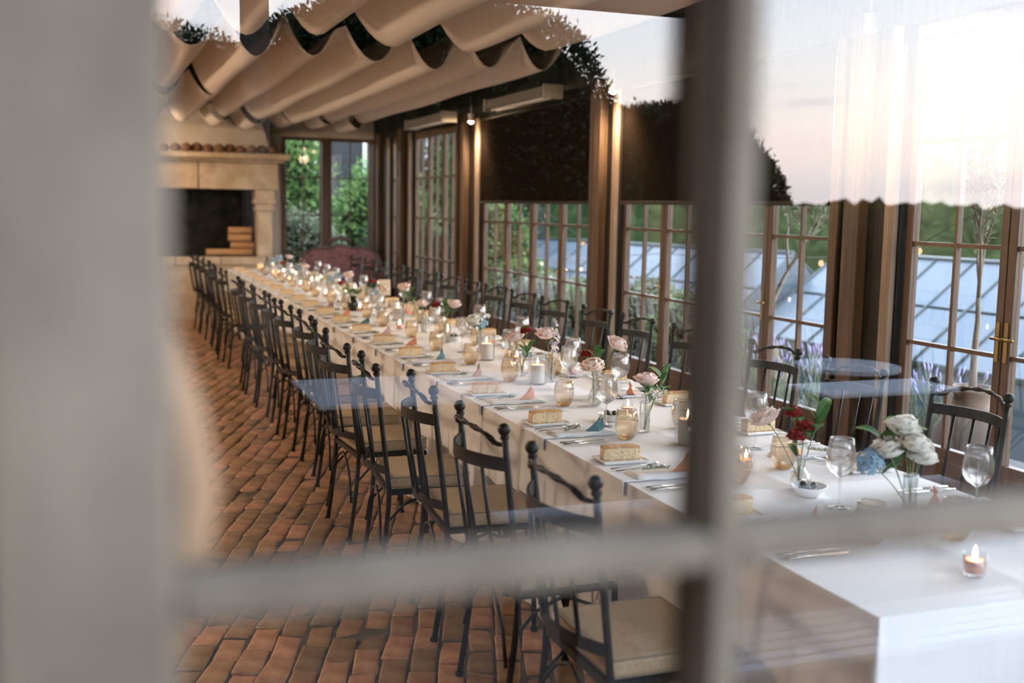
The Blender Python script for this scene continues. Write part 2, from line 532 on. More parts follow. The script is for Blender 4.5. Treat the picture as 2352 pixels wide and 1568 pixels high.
def leaves(name, pts, nrms, size, mat, parent=None, aspect=0.42, droop=0.0, jitter=0.9, fold=0.25):
    """one leaf blade (four corners, folded along its rib) per point"""
    n = len(pts)
    d = nrms + rng.normal(size=(n, 3)) * jitter
    d /= np.linalg.norm(d, axis=1, keepdims=True)
    d[:, 2] -= droop
    a = rng.normal(size=(n, 3))
    w = np.cross(d, a)
    w /= np.linalg.norm(w, axis=1, keepdims=True)
    u = np.cross(d, w)
    L = size * (0.6 + 0.8 * rng.random((n, 1)))
    v = np.empty((n, 4, 3), dtype=np.float32)
    v[:, 0] = pts
    v[:, 1] = pts + d * L * 0.5 + w * L * aspect * 0.5 + u * L * fold * 0.3
    v[:, 2] = pts + d * L
    v[:, 3] = pts + d * L * 0.5 - w * L * aspect * 0.5 + u * L * fold * 0.3
    me = bpy.data.meshes.new(name)
    me.vertices.add(n * 4)
    me.vertices.foreach_set('co', v.ravel())
    idx = np.arange(n * 4, dtype=np.int32).reshape(n, 4)
    tri = np.stack([idx[:, [0, 1, 2]], idx[:, [0, 2, 3]]], 1).reshape(-1)
    me.loops.add(len(tri))
    me.loops.foreach_set('vertex_index', tri)
    me.polygons.add(n * 2)
    me.polygons.foreach_set('loop_start', np.arange(0, len(tri), 3, dtype=np.int32))
    me.polygons.foreach_set('loop_total', np.full(n * 2, 3, dtype=np.int32))
    me.materials.append(M[mat])
    me.update()
    me.validate()
    o = link(name, me, parent)
    o['kind'] = 'stuff'
    return o

def blob_pts(n, c, r, lump=0.10, zmin=-1.0):
    """points and outward directions on a lumpy ellipsoid"""
    q = rng.normal(size=(n * 2, 3))
    q /= np.linalg.norm(q, axis=1, keepdims=True)
    q = q[q[:, 2] > zmin][:n]
    l = 1 + lump * (np.sin(q[:, 0] * 5 + c[0]) * np.cos(q[:, 1] * 4 + c[1]) + 0.6 * np.sin(q[:, 2] * 7 + q[:, 0] * 6)) + rng.normal(size=len(q)) * 0.02
    p = q * l[:, None] * np.array(r) + np.array(c)
    return p, q

# ================================================================== the room
YN, YE, XL, XR = 0.60, 17.6, -2.6, 4.20

def project(p):
    q = cam.matrix_world.inverted() @ Vector(p)
    if q.z >= -0.05: return None
    return (1176 + 2550 * q.x / -q.z, 784 - 2550 * q.y / -q.z, -q.z)

# ---- brick floor: every brick a worn, rounded block, joints recessed
floor = struct(MB().box(XL, XR + 0.3, YN - 0.1, YE, -0.12, -0.012).build('floor', 'mortar'))

def brick_mesh(name, seed):
    r = random.Random(seed)
    b = bmesh.new()
    bmesh.ops.create_cube(b, size=1.0)
    lx, ly = 0.100 + r.uniform(-0.004, 0.003), 0.216 + r.uniform(-0.006, 0.003)
    for v in b.verts:
        v.co = Vector((v.co.x * lx + r.uniform(-0.003, 0.003), v.co.y * ly + r.uniform(-0.004, 0.004), -0.03 + v.co.z * 0.06 + (r.uniform(-0.004, 0.003) if v.co.z > 0 else 0)))
    top = [e for e in b.edges if all(v.co.z > -0.02 for v in e.verts)]
    bmesh.ops.bevel(b, geom=top, offset=0.011, segments=2, affect='EDGES', profile=0.6)
    mb = MB().bm(b, True)
    return mb
BR = [brick_mesh('brick', 100 + i) for i in range(8)]
BRM = [b.mesh('brick', 'brick') for b in BR]
ba = math.radians(19.0)
bu = Vector((math.sin(ba), math.cos(ba), 0))
bw = Vector((math.cos(ba), -math.sin(ba), 0))
cells = []
for i in range(-70, 110):
    for j in range(-10, 110):
        q = bw * (i * 0.1075) + bu * (j * 0.224 + (0.112 if i % 2 else 0.0) + 0.02 * math.sin(i * 1.7))
        if XL + 0.05 < q.x < XR - 0.02 and YN + 0.25 < q.y < YE - 0.1:
            cells.append(q)
def seen_depth(q):
    s = project(q)
    if s and 400 < s[0] < 1800 and 690 < s[1] < 1590 and q.x < 1.72:
        return s[2]
    return 1e9
cells.sort(key=seen_depth)
for k, q in enumerate(cells[:300]):
    o = link('brick', BRM[k * 5 % 8], floor, (q.x, q.y, random.uniform(-0.010, 0.004)), (random.uniform(-0.045, 0.045), random.uniform(-0.06, 0.06), -ba + random.uniform(-0.06, 0.06)))
fv, ff, fo = [], [], 0
for k, q in enumerate(cells[300:]):
    b = BR[k * 3 % 8]
    a = -ba + random.uniform(-0.035, 0.035)
    ca, sa = math.cos(a), math.sin(a)
    dz = random.uniform(-0.006, 0.004)
    fv += [(q.x + x * ca - y * sa, q.y + x * sa + y * ca, z + dz) for x, y, z in b.v]
    ff += [tuple(i + fo for i in f) for f in b.f]
    fo += len(b.v)
me = bpy.data.meshes.new('brick_field')
me.from_pydata(fv, [], ff)
me.materials.append(M['brick_far'])
me.polygons.foreach_set('use_smooth', [True] * len(ff))
o = link('brick_field', me, floor)
o['kind'] = 'stuff'

# ---- a glazed leaf: stiles, rails, glazing bars and single panes, built along local x
PANE_CACHE = {}
def leaf(parent, x0, w, z0, z1, cols, zr, stile, bar, dep, mat, pane_mat='pane', bead=None, y0=0.0, inner=0.0, handle=None, bottom_panel=False):
    """glass in the plane y = y0; zr: heights of the glazing rows"""
    d0, d1 = y0 - dep * 0.5, y0 + dep * 0.5
    MB().box(x0, x0 + stile, d0, d1, z0, z1, 0.004).build('stile', mat, parent)
    MB().box(x0 + w - stile, x0 + w, d0, d1, z0, z1, 0.004).build('stile', mat, parent)
    MB().box(x0 + stile, x0 + w - stile, d0, d1, z0, zr[0], 0.004).build('bottom_rail', mat, parent)
    MB().box(x0 + stile, x0 + w - stile, d0, d1, zr[-1], z1, 0.004).build('top_rail', mat, parent)
    if bottom_panel:
        MB().box(x0 + stile + 0.03, x0 + w - stile - 0.03, d0 - 0.006, d1 + 0.006, z0 + 0.10, zr[0] - 0.06, 0.008).build('panel', mat, parent)
    xs = [x0 + stile + (w - 2 * stile) * i / cols for i in range(cols + 1)]
    for i in range(1, cols):
        MB().box(xs[i] - bar / 2, xs[i] + bar / 2, y0 - dep * 0.32, y0 + dep * 0.32, zr[0], zr[-1]).build('muntin', mat, parent)
    for j in range(1, len(zr) - 1):
        for i in range(cols):
            a = xs[i] + (bar / 2 if i else 0)
            b = xs[i + 1] - (bar / 2 if i < cols - 1 else 0)
            MB().box(a, b, y0 - dep * 0.30, y0 + dep * 0.30, zr[j] - bar / 2, zr[j] + bar / 2).build('muntin', mat, parent)
    for i in range(cols):
        for j in range(len(zr) - 1):
            a = xs[i] + (bar / 2 if i else 0)
            b = xs[i + 1] - (bar / 2 if i < cols - 1 else 0)
            c = zr[j] + (bar / 2 if j else 0)
            d = zr[j + 1] - (bar / 2 if j < len(zr) - 2 else 0)
            key = (round(b - a, 4), round(d - c, 4), pane_mat)
            if key not in PANE_CACHE:
                PANE_CACHE[key] = MB().box(0, b - a, -0.002, 0.002, 0, d - c).mesh('pane', pane_mat)
            link('pane', PANE_CACHE[key], parent, (a, y0, c))
    if handle is not None:
        h = MB().box(handle - 0.012, handle + 0.012, d1, d1 + 0.006, 0.98, 1.18, 0.002)
        h.tube([(handle, d1, 1.10), (handle, d1 + 0.045, 1.10), (handle - 0.09, d1 + 0.05, 1.10)], 0.008, 8)
        h.build('handle', 'brass', parent)

M['dark_pane'] = pbr('dark_window_pane', (0.03, 0.035, 0.04), 0.1)
M['blocker_dark'] = pbr('dark_blocker_wall', (0.05, 0.045, 0.038), 0.9, (0.11, 0.098, 0.085), 5, 0.6)
M['brass'] = pbr('aged_brass', (0.30, 0.20, 0.08), 0.35, metal=0.9)
M['latch'] = pbr('rubbed_bronze', (0.28, 0.16, 0.09), 0.6, (0.34, 0.21, 0.12), 12)

door_no = [0]
def door(loc, rz):
    door_no[0] += 1
    o = bpy.data.objects.new('door_%d' % door_no[0], None)
    C.objects.link(o)
    o.location = loc
    o.rotation_euler = (0, 0, rz)
    return struct(o)

# ---- near wall: the window the camera looks through is one glazed leaf of a row of doors
# (local x = world x, local y = world y; the glass stands at Y = 0.60)
near_rows = [0.20, 0.577, 1.037, 1.497, 1.957, 2.38]
for k in range(4):
    d = door((-0.055 + k * 1.075, YN, 0), 0)
    x0 = 0.0
    st = 0.088
    w = 1.065
    MB().box(0, st, -0.040, 0.0, 0.0, 2.50, 0.006).build('stile', 'grey_paint', d)
    MB().box(0, st - 0.008, 0.0, 0.045, 0.0, 2.50, 0.004).build('inner_stile', 'dark_wood', d)
    MB().box(w - st, w, -0.040, 0.0, 0.0, 2.50, 0.006).build('stile', 'grey_paint', d)
    MB().box(w - st + 0.008, w, 0.0, 0.045, 0.0, 2.50, 0.004).build('inner_stile', 'dark_wood', d)
    MB().box(st, w - st, -0.040, 0.02, 0.0, near_rows[0], 0.006).build('bottom_rail', 'grey_paint', d)
    MB().box(st, w - st, -0.040, 0.02, near_rows[-1], 2.50, 0.006).build('top_rail', 'grey_paint', d)
    xs = [st, st + 0.3375, st + 0.66, w - st]
    if k == 0:
        xs = [st, 0.4055, 0.740, w - st]
    for x in xs[1:-1]:
        MB().box(x - 0.0095, x + 0.0095, -0.039, -0.001, near_rows[0], near_rows[-1], 0.003).build('muntin', 'grey_paint', d)
        MB().box(x - 0.008, x + 0.008, 0.003, 0.016, near_rows[0], near_rows[-1], 0.003).build('inner_muntin', 'dark_wood', d)
    for z in near_rows[1:-1]:
        for i in range(3):
            MB().box(xs[i] + (0.0095 if i else 0), xs[i + 1] - (0.0095 if i < 2 else 0), -0.039, -0.001, z - 0.0105, z + 0.0105, 0.003).build('muntin', 'grey_paint', d)
            MB().box(xs[i] + (0.008 if i else 0), xs[i + 1] - (0.008 if i < 2 else 0), 0.003, 0.012, z - 0.009, z + 0.008, 0.002).build('inner_muntin', 'dark_wood', d)
    for i in range(3):
        for j in range(5):
            MB().box(xs[i] - 0.001, xs[i + 1] + 0.001, -0.0005, 0.0025, near_rows[j], near_rows[j + 1]).build('pane', 'pane_near', d)
    if k == 0:
        # rounded latch on the inner side of the stile
        lt = MB().tube([(0.072, 0.060, 1.40), (0.086, 0.062, 1.44), (0.098, 0.064, 1.49), (0.102, 0.066, 1.535), (0.096, 0.064, 1.58), (0.084, 0.06, 1.62), (0.070, 0.058, 1.66)], [0.010, 0.013, 0.015, 0.016, 0.014, 0.012, 0.008], 12)
        lt.build('latch', 'latch', d)

wall_near = struct(MB().box(-3.0, -0.058, YN - 0.05, YN + 0.10, -0.1, 3.35).box(-0.058, 4.5, YN - 0.06, YN + 0.08, 2.51, 3.35).box(4.255, 4.5, YN - 0.05, YN + 0.08, -0.1, 2.51).build('wall_near', 'plaster'))

# ---- right wall of folding glazed doors between timber posts
wall_right = struct(MB().box(XR - 0.06, XR + 0.12, YN + 0.08, YE, 2.72, 3.36).box(XR - 0.04, XR + 0.10, YN + 0.08, YE, -0.12, 0.045).build('wall_right', 'dark_wood'))
rows_r = [0.47, 1.005, 1.545, 2.09, 2.635]
def post(y0, y1, wide=True):
    p = MB().box(XR - 0.06, XR + 0.05, y0, y1, 0.03, 2.72, 0.01).build('post', 'dark_wood', wall_right)
    if wide:
        m = (y0 + y1) / 2
        MB().box(XR - 0.14, XR - 0.061, m - 0.04, m + 0.10, 0.02, 2.80, 0.01).build('pilaster', 'post_wood', p)
        MB().box(XR - 0.10, XR - 0.061, y0 + 0.01, y0 + 0.09, 0.02, 2.72, 0.008).build('cover_strip', 'strip_wood', p)
        MB().box(XR - 0.10, XR - 0.061, y1 - 0.10, y1 - 0.02, 0.02, 2.72, 0.008).build('cover_strip', 'post_wood', p)
    return p
for a, b in ((0.70, 2.02), (5.03, 5.64), (8.58, 9.16), (12.28, 13.16), (15.26, 16.06), (16.52, 17.58)):
    post(a, b)
def bay(y0, y1, n, handles=()):
    w = (y1 - y0) / n
    for i in range(n):
        # local x runs along -Y so that local y faces the room (+y -> -X is the inside)
        d = door((XR, y0 + i * w + 0.002, 0), PI / 2)
        hd = None
        if i in handles:
            hd = 0.026 if i % 2 else w - 0.03
        leaf(d, 0.0, w - 0.006, 0.048, 2.715, 2 if w > 0.5 else 1, rows_r, 0.050, 0.022, 0.050, 'door_wood', handle=hd, bottom_panel=True)
bay(2.03, 5.02, 4, (1, 2, 3))
bay(5.65, 8.57, 4, (1, 3))
bay(9.17, 12.27, 4, (1, 2))
bay(13.17, 15.25, 3)
bay(16.07, 16.51, 1)

# ---- end wall with a tall casement beside the fireplace
wall_end = struct(MB().box(XL - 0.2, 2.68, YE, YE + 0.25, -0.1, 3.36).box(2.68, XR + 0.3, YE, YE + 0.25, 2.74, 3.36).box(2.68, XR + 0.3, YE, YE + 0.25, -0.1, 0.34).box(4.16, XR + 0.3, YE, YE + 0.25, 0.34, 2.74).build('wall_end', 'plaster'))
win = bpy.data.objects.new('window_1', None)
C.objects.link(win)
struct(win)
win.location = (2.68, YE + 0.06, 0)
MB().box(0, 0.055, -0.10, 0.06, 0.34, 2.74, 0.006).build('window_frame', 'door_wood', win)
MB().box(0.62, 0.77, -0.10, 0.06, 0.34, 2.74, 0.006).build('mullion', 'door_wood', win)
MB().box(1.40, 1.48, -0.10, 0.06, 0.34, 2.74, 0.006).build('window_frame', 'door_wood', win)
MB().box(0, 1.48, -0.12, 0.08, 0.32, 0.36, 0.006).build('window_sill', 'door_wood', win)
leaf(win, 0.055, 0.565, 0.36, 2.74, 2, [0.40, 0.965, 1.53, 2.115, 2.69], 0.022, 0.018, 0.04, 'door_wood')
leaf(win, 0.77, 0.63, 0.36, 2.74, 2, [0.40, 0.965, 1.53, 2.115, 2.69], 0.022, 0.018, 0.04, 'door_wood')

# unseen blocker wall, added to shade the left faces of the glazing bars
struct(MB().box(-1.05, -0.75, -7.0, YN - 0.06, -0.1, 3.35).build('wall_blocker', 'blocker_dark'))
wall_left = struct(MB().box(XL - 0.2, XL, YN, YE, -0.1, 3.36).build('wall_left', 'plaster'))
ceiling = struct(MB().box(XL - 0.3, XR + 0.4, YN - 0.1, YE + 0.3, 3.36, 3.46).build('ceiling', 'roof_wood'))
for k in range(9):
    y = 1.6 + k * 1.95
    MB().box(XL, XR - 0.06, y, y + 0.09, 3.20, 3.36).build('rafter', 'roof_wood', ceiling)

# ---- fireplace of dressed stone on a raised hearth
fp = thing('fireplace', 'honey stone fireplace with deep mantel shelf on the far end wall', 'fireplace', (0.9, 17.0, 0))
h = MB().box(-1.75, 1.36, -0.22, 0.59, 0, 0.80).build('hearth', 'stone', fp)
for i in range(5):
    MB().box(-1.80 + i * 0.64, -1.80 + (i + 1) * 0.64 - 0.008, -0.28, 0.02, 0.80, 0.915, 0.012).build('hearth_slab', 'stone', h)
MB().box(-1.78, 1.38, 0.03, 0.59, 0.80, 0.905).build('hearth_bed', 'soot', h)
MB().box(-1.30, 1.30, 0.50, 0.59, 0.905, 1.90).box(-1.40, -1.31, 0.10, 0.59, 0.905, 1.90).box(1.36, 1.44, 0.20, 0.59, 0.905, 1.90).build('firebox', 'soot', fp)
for s in (-1, 1):
    c = MB().box(s * 1.31, s * 1.53, -0.10, 0.20, 0.915, 1.60, 0.012)
    c.build('column', 'stone', fp)
    cp = MB()
    for (z0, z1, e) in ((1.60, 1.64, 0.02), (1.64, 1.70, 0.0), (1.70, 1.76, 0.035), (1.76, 1.90, 0.02)):
        cp.box(s * (1.30 - e), s * (1.54 + e), -0.12 - e, 0.20, z0, z1, 0.008)
    cp.build('capital', 'stone', fp)
for x0, x1 in ((-1.62, -0.52), (-0.51, 0.47), (0.48, 1.62)):
    MB().box(x0, x1 - 0.004, -0.13, 0.25, 1.905, 2.30, 0.012).build('lintel_stone', 'stone', fp)
MB().box(-1.62, 1.62, 0.25, 0.59, 1.90, 2.30).build('chimney_throat', 'soot', fp)
MB().box(-1.70, 1.70, -0.20, 0.59, 2.302, 2.345, 0.01).box(-1.78, 1.78, -0.30, 0.59, 2.347, 2.43, 0.014).build('mantel_shelf', 'stone', fp)
MB().prism([(-1.55, 2.432), (1.55, 2.432), (1.35, 3.15), (-1.35, 3.15)], 0.12, 0.595, 'y').build('chimney_hood', 'plaster', fp)

# split logs stacked in the firebox
lg = MB()
pl = [(0.06 * math.cos(a), 0.055 * math.sin(a)) for a in (0.1, 1.0, 1.9, 2.7, 3.6, 4.6, 5.5)]
lg.prism(pl, -0.17, 0.17, 'x')
logp = thing('log', 'x', 'log')
lo = lg.build('log_body', 'log', logp)
P_log = Proto(logp)
for i, (x, z, dy) in enumerate(((2.00, 0.966, 0), (2.02, 1.075, 0.02), (1.98, 1.185, -0.01), (1.99, 1.295, 0.02), (1.66, 0.966, 0.03))):
    nm = ['lowest in the stack at the right of the firebox', 'second from the bottom of the firebox stack', 'third from the bottom of the firebox stack', 'topmost on the firebox stack', 'lying alone left of the firebox stack'][i]
    P_log.put((x, 17.18 + dy, z), random.uniform(-0.1, 0.1), 'split firewood log ' + nm, 'firewood logs')

# dried brown cones along the mantel
cone_prof = [(0.0, 0.0), (0.055, 0.01), (0.075, 0.04), (0.07, 0.075), (0.05, 0.105), (0.0, 0.125)]
cn = thing('dried_cone', 'x', 'decoration')
cm = MB().lathe(cone_prof, 12, ribs=6, rib_amp=0.10).build('cone_body', 'cone', cn)
sc_ = MB()
for i in range(26):
    a, t = i * 2.4, 0.012 + 0.1 * i / 26
    r = 0.07 * math.sin(PI * (0.2 + 0.75 * i / 26))
    sc_.ball((r * math.cos(a), r * math.sin(a), t), 0.014, 6, 4, (1, 1, 0.6))
sc_.build('scales', 'cone', cn)['kind'] = 'stuff'
P_cone = Proto(cn)
for i in range(11):
    P_cone.put((2.44 - i * 0.155, 16.84 + 0.04 * math.sin(i * 2.1), 2.4335), i * 0.7, 'dried brown cone on the mantel, %s from its right end' % nth(i), 'dried cones on the mantel', sc=0.9 + 0.2 * ((i * 37) % 10) / 10)

# ---- linen canopy hung in scallops under the roof
def canopy(name, label, y0, y1, xs, sag=0.30, zb=2.80, skew=0.0):
    n_y = max(6, int((y1 - y0) / 0.35))
    vs, fs = [], []
    seg = 10
    nx = (len(xs) - 1) * seg + 1
    for iy in range(n_y + 1):
        y = y0 + (y1 - y0) * iy / n_y
        for k in range(len(xs) - 1):
            for j in range(seg if k < len(xs) - 2 else seg + 1):
                u = j / seg
                s = sag * (1 + 0.14 * math.sin(k * 2.3 + y0))
                z = zb + s * (abs(2 * u - 1) ** 1.8) + 0.03 * math.sin(k * 1.9 + y0 * 3) + 0.006 * math.sin(y * 2.1 + k)
                ends = min(iy, n_y - iy) / n_y
                z += 0.05 * (0.5 - ends) * (1 - abs(2 * u - 1)) * 0.6
                x = xs[k] + (xs[k + 1] - xs[k]) * u + 0.012 * math.sin(y * 1.3 + k * 2)
                vs.append((x, y + 0.03 * math.sin(u * PI) * (1 if iy == 0 else (-1 if iy == n_y else 0)), z))
    for iy in range(n_y):
        for i in range(nx - 1):
            a = iy * nx + i
            fs.append((a, a + 1, a + 1 + nx, a + nx))
    root = thing(name, label, 'canopy')
    mb = MB()
    mb.add(vs, fs, True)
    o = mb.build('fabric', 'canopy', root)
    sm = o.modifiers.new('thickness', 'SOLIDIFY')
    sm.thickness = 0.003
    w = MB()
    for x in xs:
        w.tube([(x, y0 - 0.02, zb + sag + 0.006), (x, y1 + 0.02, zb + sag + 0.006)], 0.004, 6)
        for yy in (y0 + 0.02, y1 - 0.02):
            w.tube([(x, yy, zb + sag), (x, yy, 3.36)], 0.003, 5)
    w.build('hanging_wires', 'iron', root)['kind'] = 'stuff'
    return root
xa = [-1.65, -1.17, -0.70, -0.22, 0.25, 0.72, 1.20, 1.72, 2.28, 2.85, 3.50]
canopy('fabric_canopy', 'beige linen ceiling canopy in the row nearest the window', 0.95, 7.95, xa, 0.31, 2.83)
xb = [1.36, 1.82, 2.30, 2.80, 3.26, 3.68]
canopy('fabric_canopy', 'beige linen ceiling canopy in the long middle row above the table', 8.72, 15.45, xb, 0.31)
xc = [-1.60, -1.10, -0.60, -0.10, 0.42, 0.90, 1.345]
canopy('fabric_canopy', 'short beige linen ceiling canopy left of the long middle row', 8.60, 11.85, xc, 0.31)
canopy('fabric_canopy', 'beige linen ceiling canopy over the left side towards the fireplace', 12.15, 16.6, xc, 0.31, 2.78)
canopy('fabric_canopy', 'last beige linen ceiling canopy before the end window', 15.70, 16.95, xb, 0.28, 2.79)

# ---- roller blinds half drawn in two bays
def blind(y0, y1, z0, label):
    b = thing('roller_blind', label, 'blind', (XR - 0.062, (y0 + y1) / 2, 0))
    hw = (y1 - y0) / 2
    MB().box(-0.001, 0.001, -hw + 0.01, hw - 0.01, z0, 2.70).build('blind_fabric', 'blind', b)
    MB().box(-0.012, 0.012, -hw + 0.01, hw - 0.01, z0 - 0.03, z0, 0.004).build('bottom_bar', 'dark_wood', b)
    MB().tube([(0, -hw + 0.01, 2.70), (0, hw - 0.01, 2.70)], 0.018, 10).build('roller', 'dark_wood', b)
blind(9.18, 12.26, 1.775, 'dark brown roller blind half drawn over the farther folding doors')
blind(5.66, 8.56, 1.775, 'dark brown roller blind half drawn over the middle folding doors')

# ---- infrared strip heaters under the right eaves
ht = thing('strip_heater', 'x', 'heater')
hb = MB().prism([(-0.09, 0.0), (0.09, 0.0), (0.06, 0.09), (-0.06, 0.09)], -0.80, 0.80, 'y').build('housing', 'heater', ht)
for i in range(2):
    MB().tube([(-0.03 + 0.06 * i, -0.76, -0.012), (-0.03 + 0.06 * i, 0.76, -0.012)], 0.010, 8).build('element', 'white_enamel', ht)
for s in (-1, 1):
    MB().box(-0.095, 0.095, s * 0.80, s * 0.83, -0.03, 0.10, 0.004).build('end_cap', 'heater', ht)
    MB().tube([(0, s * 0.5, 0.08), (0, s * 0.5, 0.45)], 0.010, 6).build('bracket', 'iron', ht)
ht.rotation_euler = (0, 0, 0)
P_heat = Proto(ht)
P_heat.put((3.82, 10.15, 2.70), 0.0, 'grey infrared strip heater above the farther blind', 'strip heaters under the eaves')
P_heat.put((3.82, 13.30, 2.70), 0.0, 'grey infrared strip heater above the far glazed doors', 'strip heaters under the eaves')

# ---- little swivel spot lamps, each carrying its own warm light
def spot(loc, label, power, aim, globe=False):
    t = thing('spot_lamp', label, 'lamp', loc, 0, 'swivel spot lamps')
    MB().cyl((0, 0, 0.06), 0.035, 0.03, 14).tube([(0, 0, 0.09), (0, 0, 0.20)], 0.006, 6).build('mount', 'white_enamel', t)
    MB().lathe([(0.010, 0.075), (0.030, 0.06), (0.038, 0.0 if not globe else 0.045), (0.036, 0.0 if not globe else 0.045), (0.028, 0.05), (0.0, 0.055)], 16).build('shade', 'white_enamel', t)
    MB().ball((0, 0, 0.010), 0.030, 12, 8).build('bulb', 'bulb', t)
    l = bpy.data.lights.new('lamp_light', 'POINT' if globe else 'SPOT')
    l.energy = power
    l.color = (1.0, 0.78, 0.58) if globe else (1.0, 0.72, 0.47)
    if not globe:
        l.spot_size = math.radians(150)
        l.spot_blend = 0.6
    l.shadow_soft_size = 0.10
    lo = bpy.data.objects.new('lamp_light', l)
    C.objects.link(lo)
    lo.parent = t
    lo.location = (0, 0, -0.03)
    lo.rotation_euler = Vector(aim).to_track_quat('-Z', 'Y').to_euler()
    return t
spot((3.98, 8.42, 2.66), 'lit swivel spot lamp on the timber post beside the middle folding doors', 9.0, (-0.35, 0.25, -1))
spot((3.93, 5.10, 2.68), 'glowing swivel spot lamp on the nearest timber post', 6.0, (-0.35, 0.1, -1))
spot((3.98, 12.15, 2.66), 'small swivel spot lamp on the post between the two strip heaters', 9.0, (-0.35, 0.25, -1))
for i, (x, y) in enumerate(((-2.45, 6.4), (-2.45, 9.8), (-2.45, 13.2))):  # unseen lamps, added on the left to warm the room and canopy
    spot((x, y, 2.62), 'added unseen lamp on the plain left wall, %s from the window' % nth(i), 12.5, (0.55, 0.0, -1), True)
spot((0.35, 16.2, 2.66), 'swivel spot lamp hung in front of the fireplace mantel', 2.6, (0.1, 0.55, -1), True)

# ================================================================== furniture
TX0, TX1, TZ = 1.695, 2.755, 0.760
TY = [2.05, 6.80, 11.55, 16.30]

# trestle tables under the cloths
tb = thing('banquet_table', 'x', 'table')
MB().box(-0.51, 0.51, -1.17, 1.17, 0.715, 0.748, 0.004).build('tabletop', 'door_wood', tb)
for sx in (-1, 1):
    for sy in (-1, 1):
        MB().box(sx * 0.42 - 0.025, sx * 0.42 + 0.025, sy * 1.0 - 0.025, sy * 1.0 + 0.025, 0, 0.714).build('leg', 'door_wood', tb)
P_tab = Proto(tb)
for i in range(6):
    P_tab.put(((TX0 + TX1) / 2, 3.24 + i * 2.376, 0), 0, 'wooden banquet table under the white cloths, %s from the window' % nth(i), 'banquet tables in one long row')

def tablecloth(y0, y1, z, label, near_end, far_end, seed):
    r = random.Random(seed)
    root = thing('tablecloth', label, 'tablecloth', ((TX0 + TX1) / 2, (y0 + y1) / 2, 0), 0, 'white cloths along the banquet table')
    cx, cyy = (TX0 + TX1) / 2, (y0 + y1) / 2
    hx, hy = (TX1 - TX0) / 2, (y1 - y0) / 2
    mb = MB()
    # the flat top with its pressed centre crease
    xs = [-hx, -hx * 0.6, -hx * 0.25, -0.012, 0.0, 0.012, hx * 0.3, hx * 0.65, hx]
    ny = 60
    vs, fs = [], []
    for j in range(ny + 1):
        y = -hy + 2 * hy * j / ny
        for i, x in enumerate(xs):
            zz = z + (0.0022 if i == 4 else 0) + 0.0006 * math.sin(y * 9 + i * 1.3)
            if j in (0, ny) or i in (0, len(xs) - 1): zz = z
            vs.append((x, y, zz))
    k = len(xs)
    for j in range(ny):
        for i in range(k - 1):
            a = j * k + i
            fs.append((a, a + 1, a + 1 + k, a + k))
    mb.add(vs, fs, True)
    # drops: a path round the rim, folds growing towards the hem
    path = []
    def seg(p, q, n, n1, n2=None):
        for i in range(n):
            t = i / n
            path.append((p[0] + (q[0] - p[0]) * t, p[1] + (q[1] - p[1]) * t, n1))
    step = 0.03
    L = (-hx, hy), (-hx, -hy), (hx, -hy), (hx, hy)
    nl, ns = int(2 * hy / step), int(2 * hx / step)
    def corner(c, a0, a1):
        for i in range(1, 8):
            a = a0 + (a1 - a0) * i / 8
            path.append((c[0], c[1], (math.cos(a), math.sin(a), 1.0)))
    groups = []
    def flush():
        nonlocal path
        groups.append(path)
        path = []
    if near_end:
        seg(L[0], L[1], nl, (-1, 0, 0.0)); corner(L[1], PI, 1.5 * PI)
        seg(L[1], L[2], ns, (0, -1, 0.0)); corner(L[2], -0.5 * PI, 0)
        seg(L[2], L[3], nl, (1, 0, 0.0)); path.append((L[3][0], L[3][1], (1, 0, 0.0)))
        flush()
    elif far_end:
        seg(L[2], L[3], nl, (1, 0, 0.0)); corner(L[3], 0, PI / 2)
        seg(L[3], L[0], ns, (0, 1, 0.0)); corner(L[0], PI / 2, PI)
        seg(L[0], L[1], nl, (-1, 0, 0.0)); path.append((L[1][0], L[1][1], (-1, 0, 0.0)))
        flush()
    else:
        seg(L[0], L[1], nl, (-1, 0, 0.0)); path.append((L[1][0], L[1][1], (-1, 0, 0.0))); flush()
        seg(L[2], L[3], nl, (1, 0, 0.0)); path.append((L[3][0], L[3][1], (1, 0, 0.0))); flush()
    for path in groups:
        nz = 9
        vs, fs = [], []
        ph = r.uniform(0, 6)
        for i, (x, y, n) in enumerate(path):
            s = i * step
            for j in range(nz + 1):
                d = j / nz
                wave = 0.014 * math.sin(s * 9.3 + ph + 1.4 * math.sin(s * 2.1)) + 0.007 * math.sin(s * 21 + 2 * ph)
                out = 0.004 + d * 0.014 + (d ** 1.1) * wave * (1.9 if abs(n[1]) > 0.7 else 1.0)
                if len(n) > 2 and n[2] > 0:
                    out += d * 0.05
                zz = z - 0.006 * min(1, j) - d * (z - 0.02)
                if j == 0:
                    out = 0.0
                    zz = z
                vs.append((x + n[0] * out, y + n[1] * out, zz))
        for i in range(len(path) - 1):
            for j in range(nz):
                a = i * (nz + 1) + j
                fs.append((a, a + 1, a + nz + 2, a + nz + 1))
        mb.add(vs, fs, True)
    me = bpy.data.meshes.new('cloth')
    me.from_pydata(mb.v, [], mb.f)
    me.polygons.foreach_set('use_smooth', mb.sm)
    me.materials.append(M['cloth'])
    me.update()
    link('cloth', me, root)
tablecloth(TY[0], TY[1], TZ, 'white floor-length cloth over the table end nearest the window', True, False, 1)
tablecloth(TY[1], TY[2], TZ, 'white floor-length cloth over the middle of the long table', False, False, 2)
tablecloth(TY[2], TY[3], TZ, 'white floor-length cloth over the table end by the fireplace', False, True, 3)

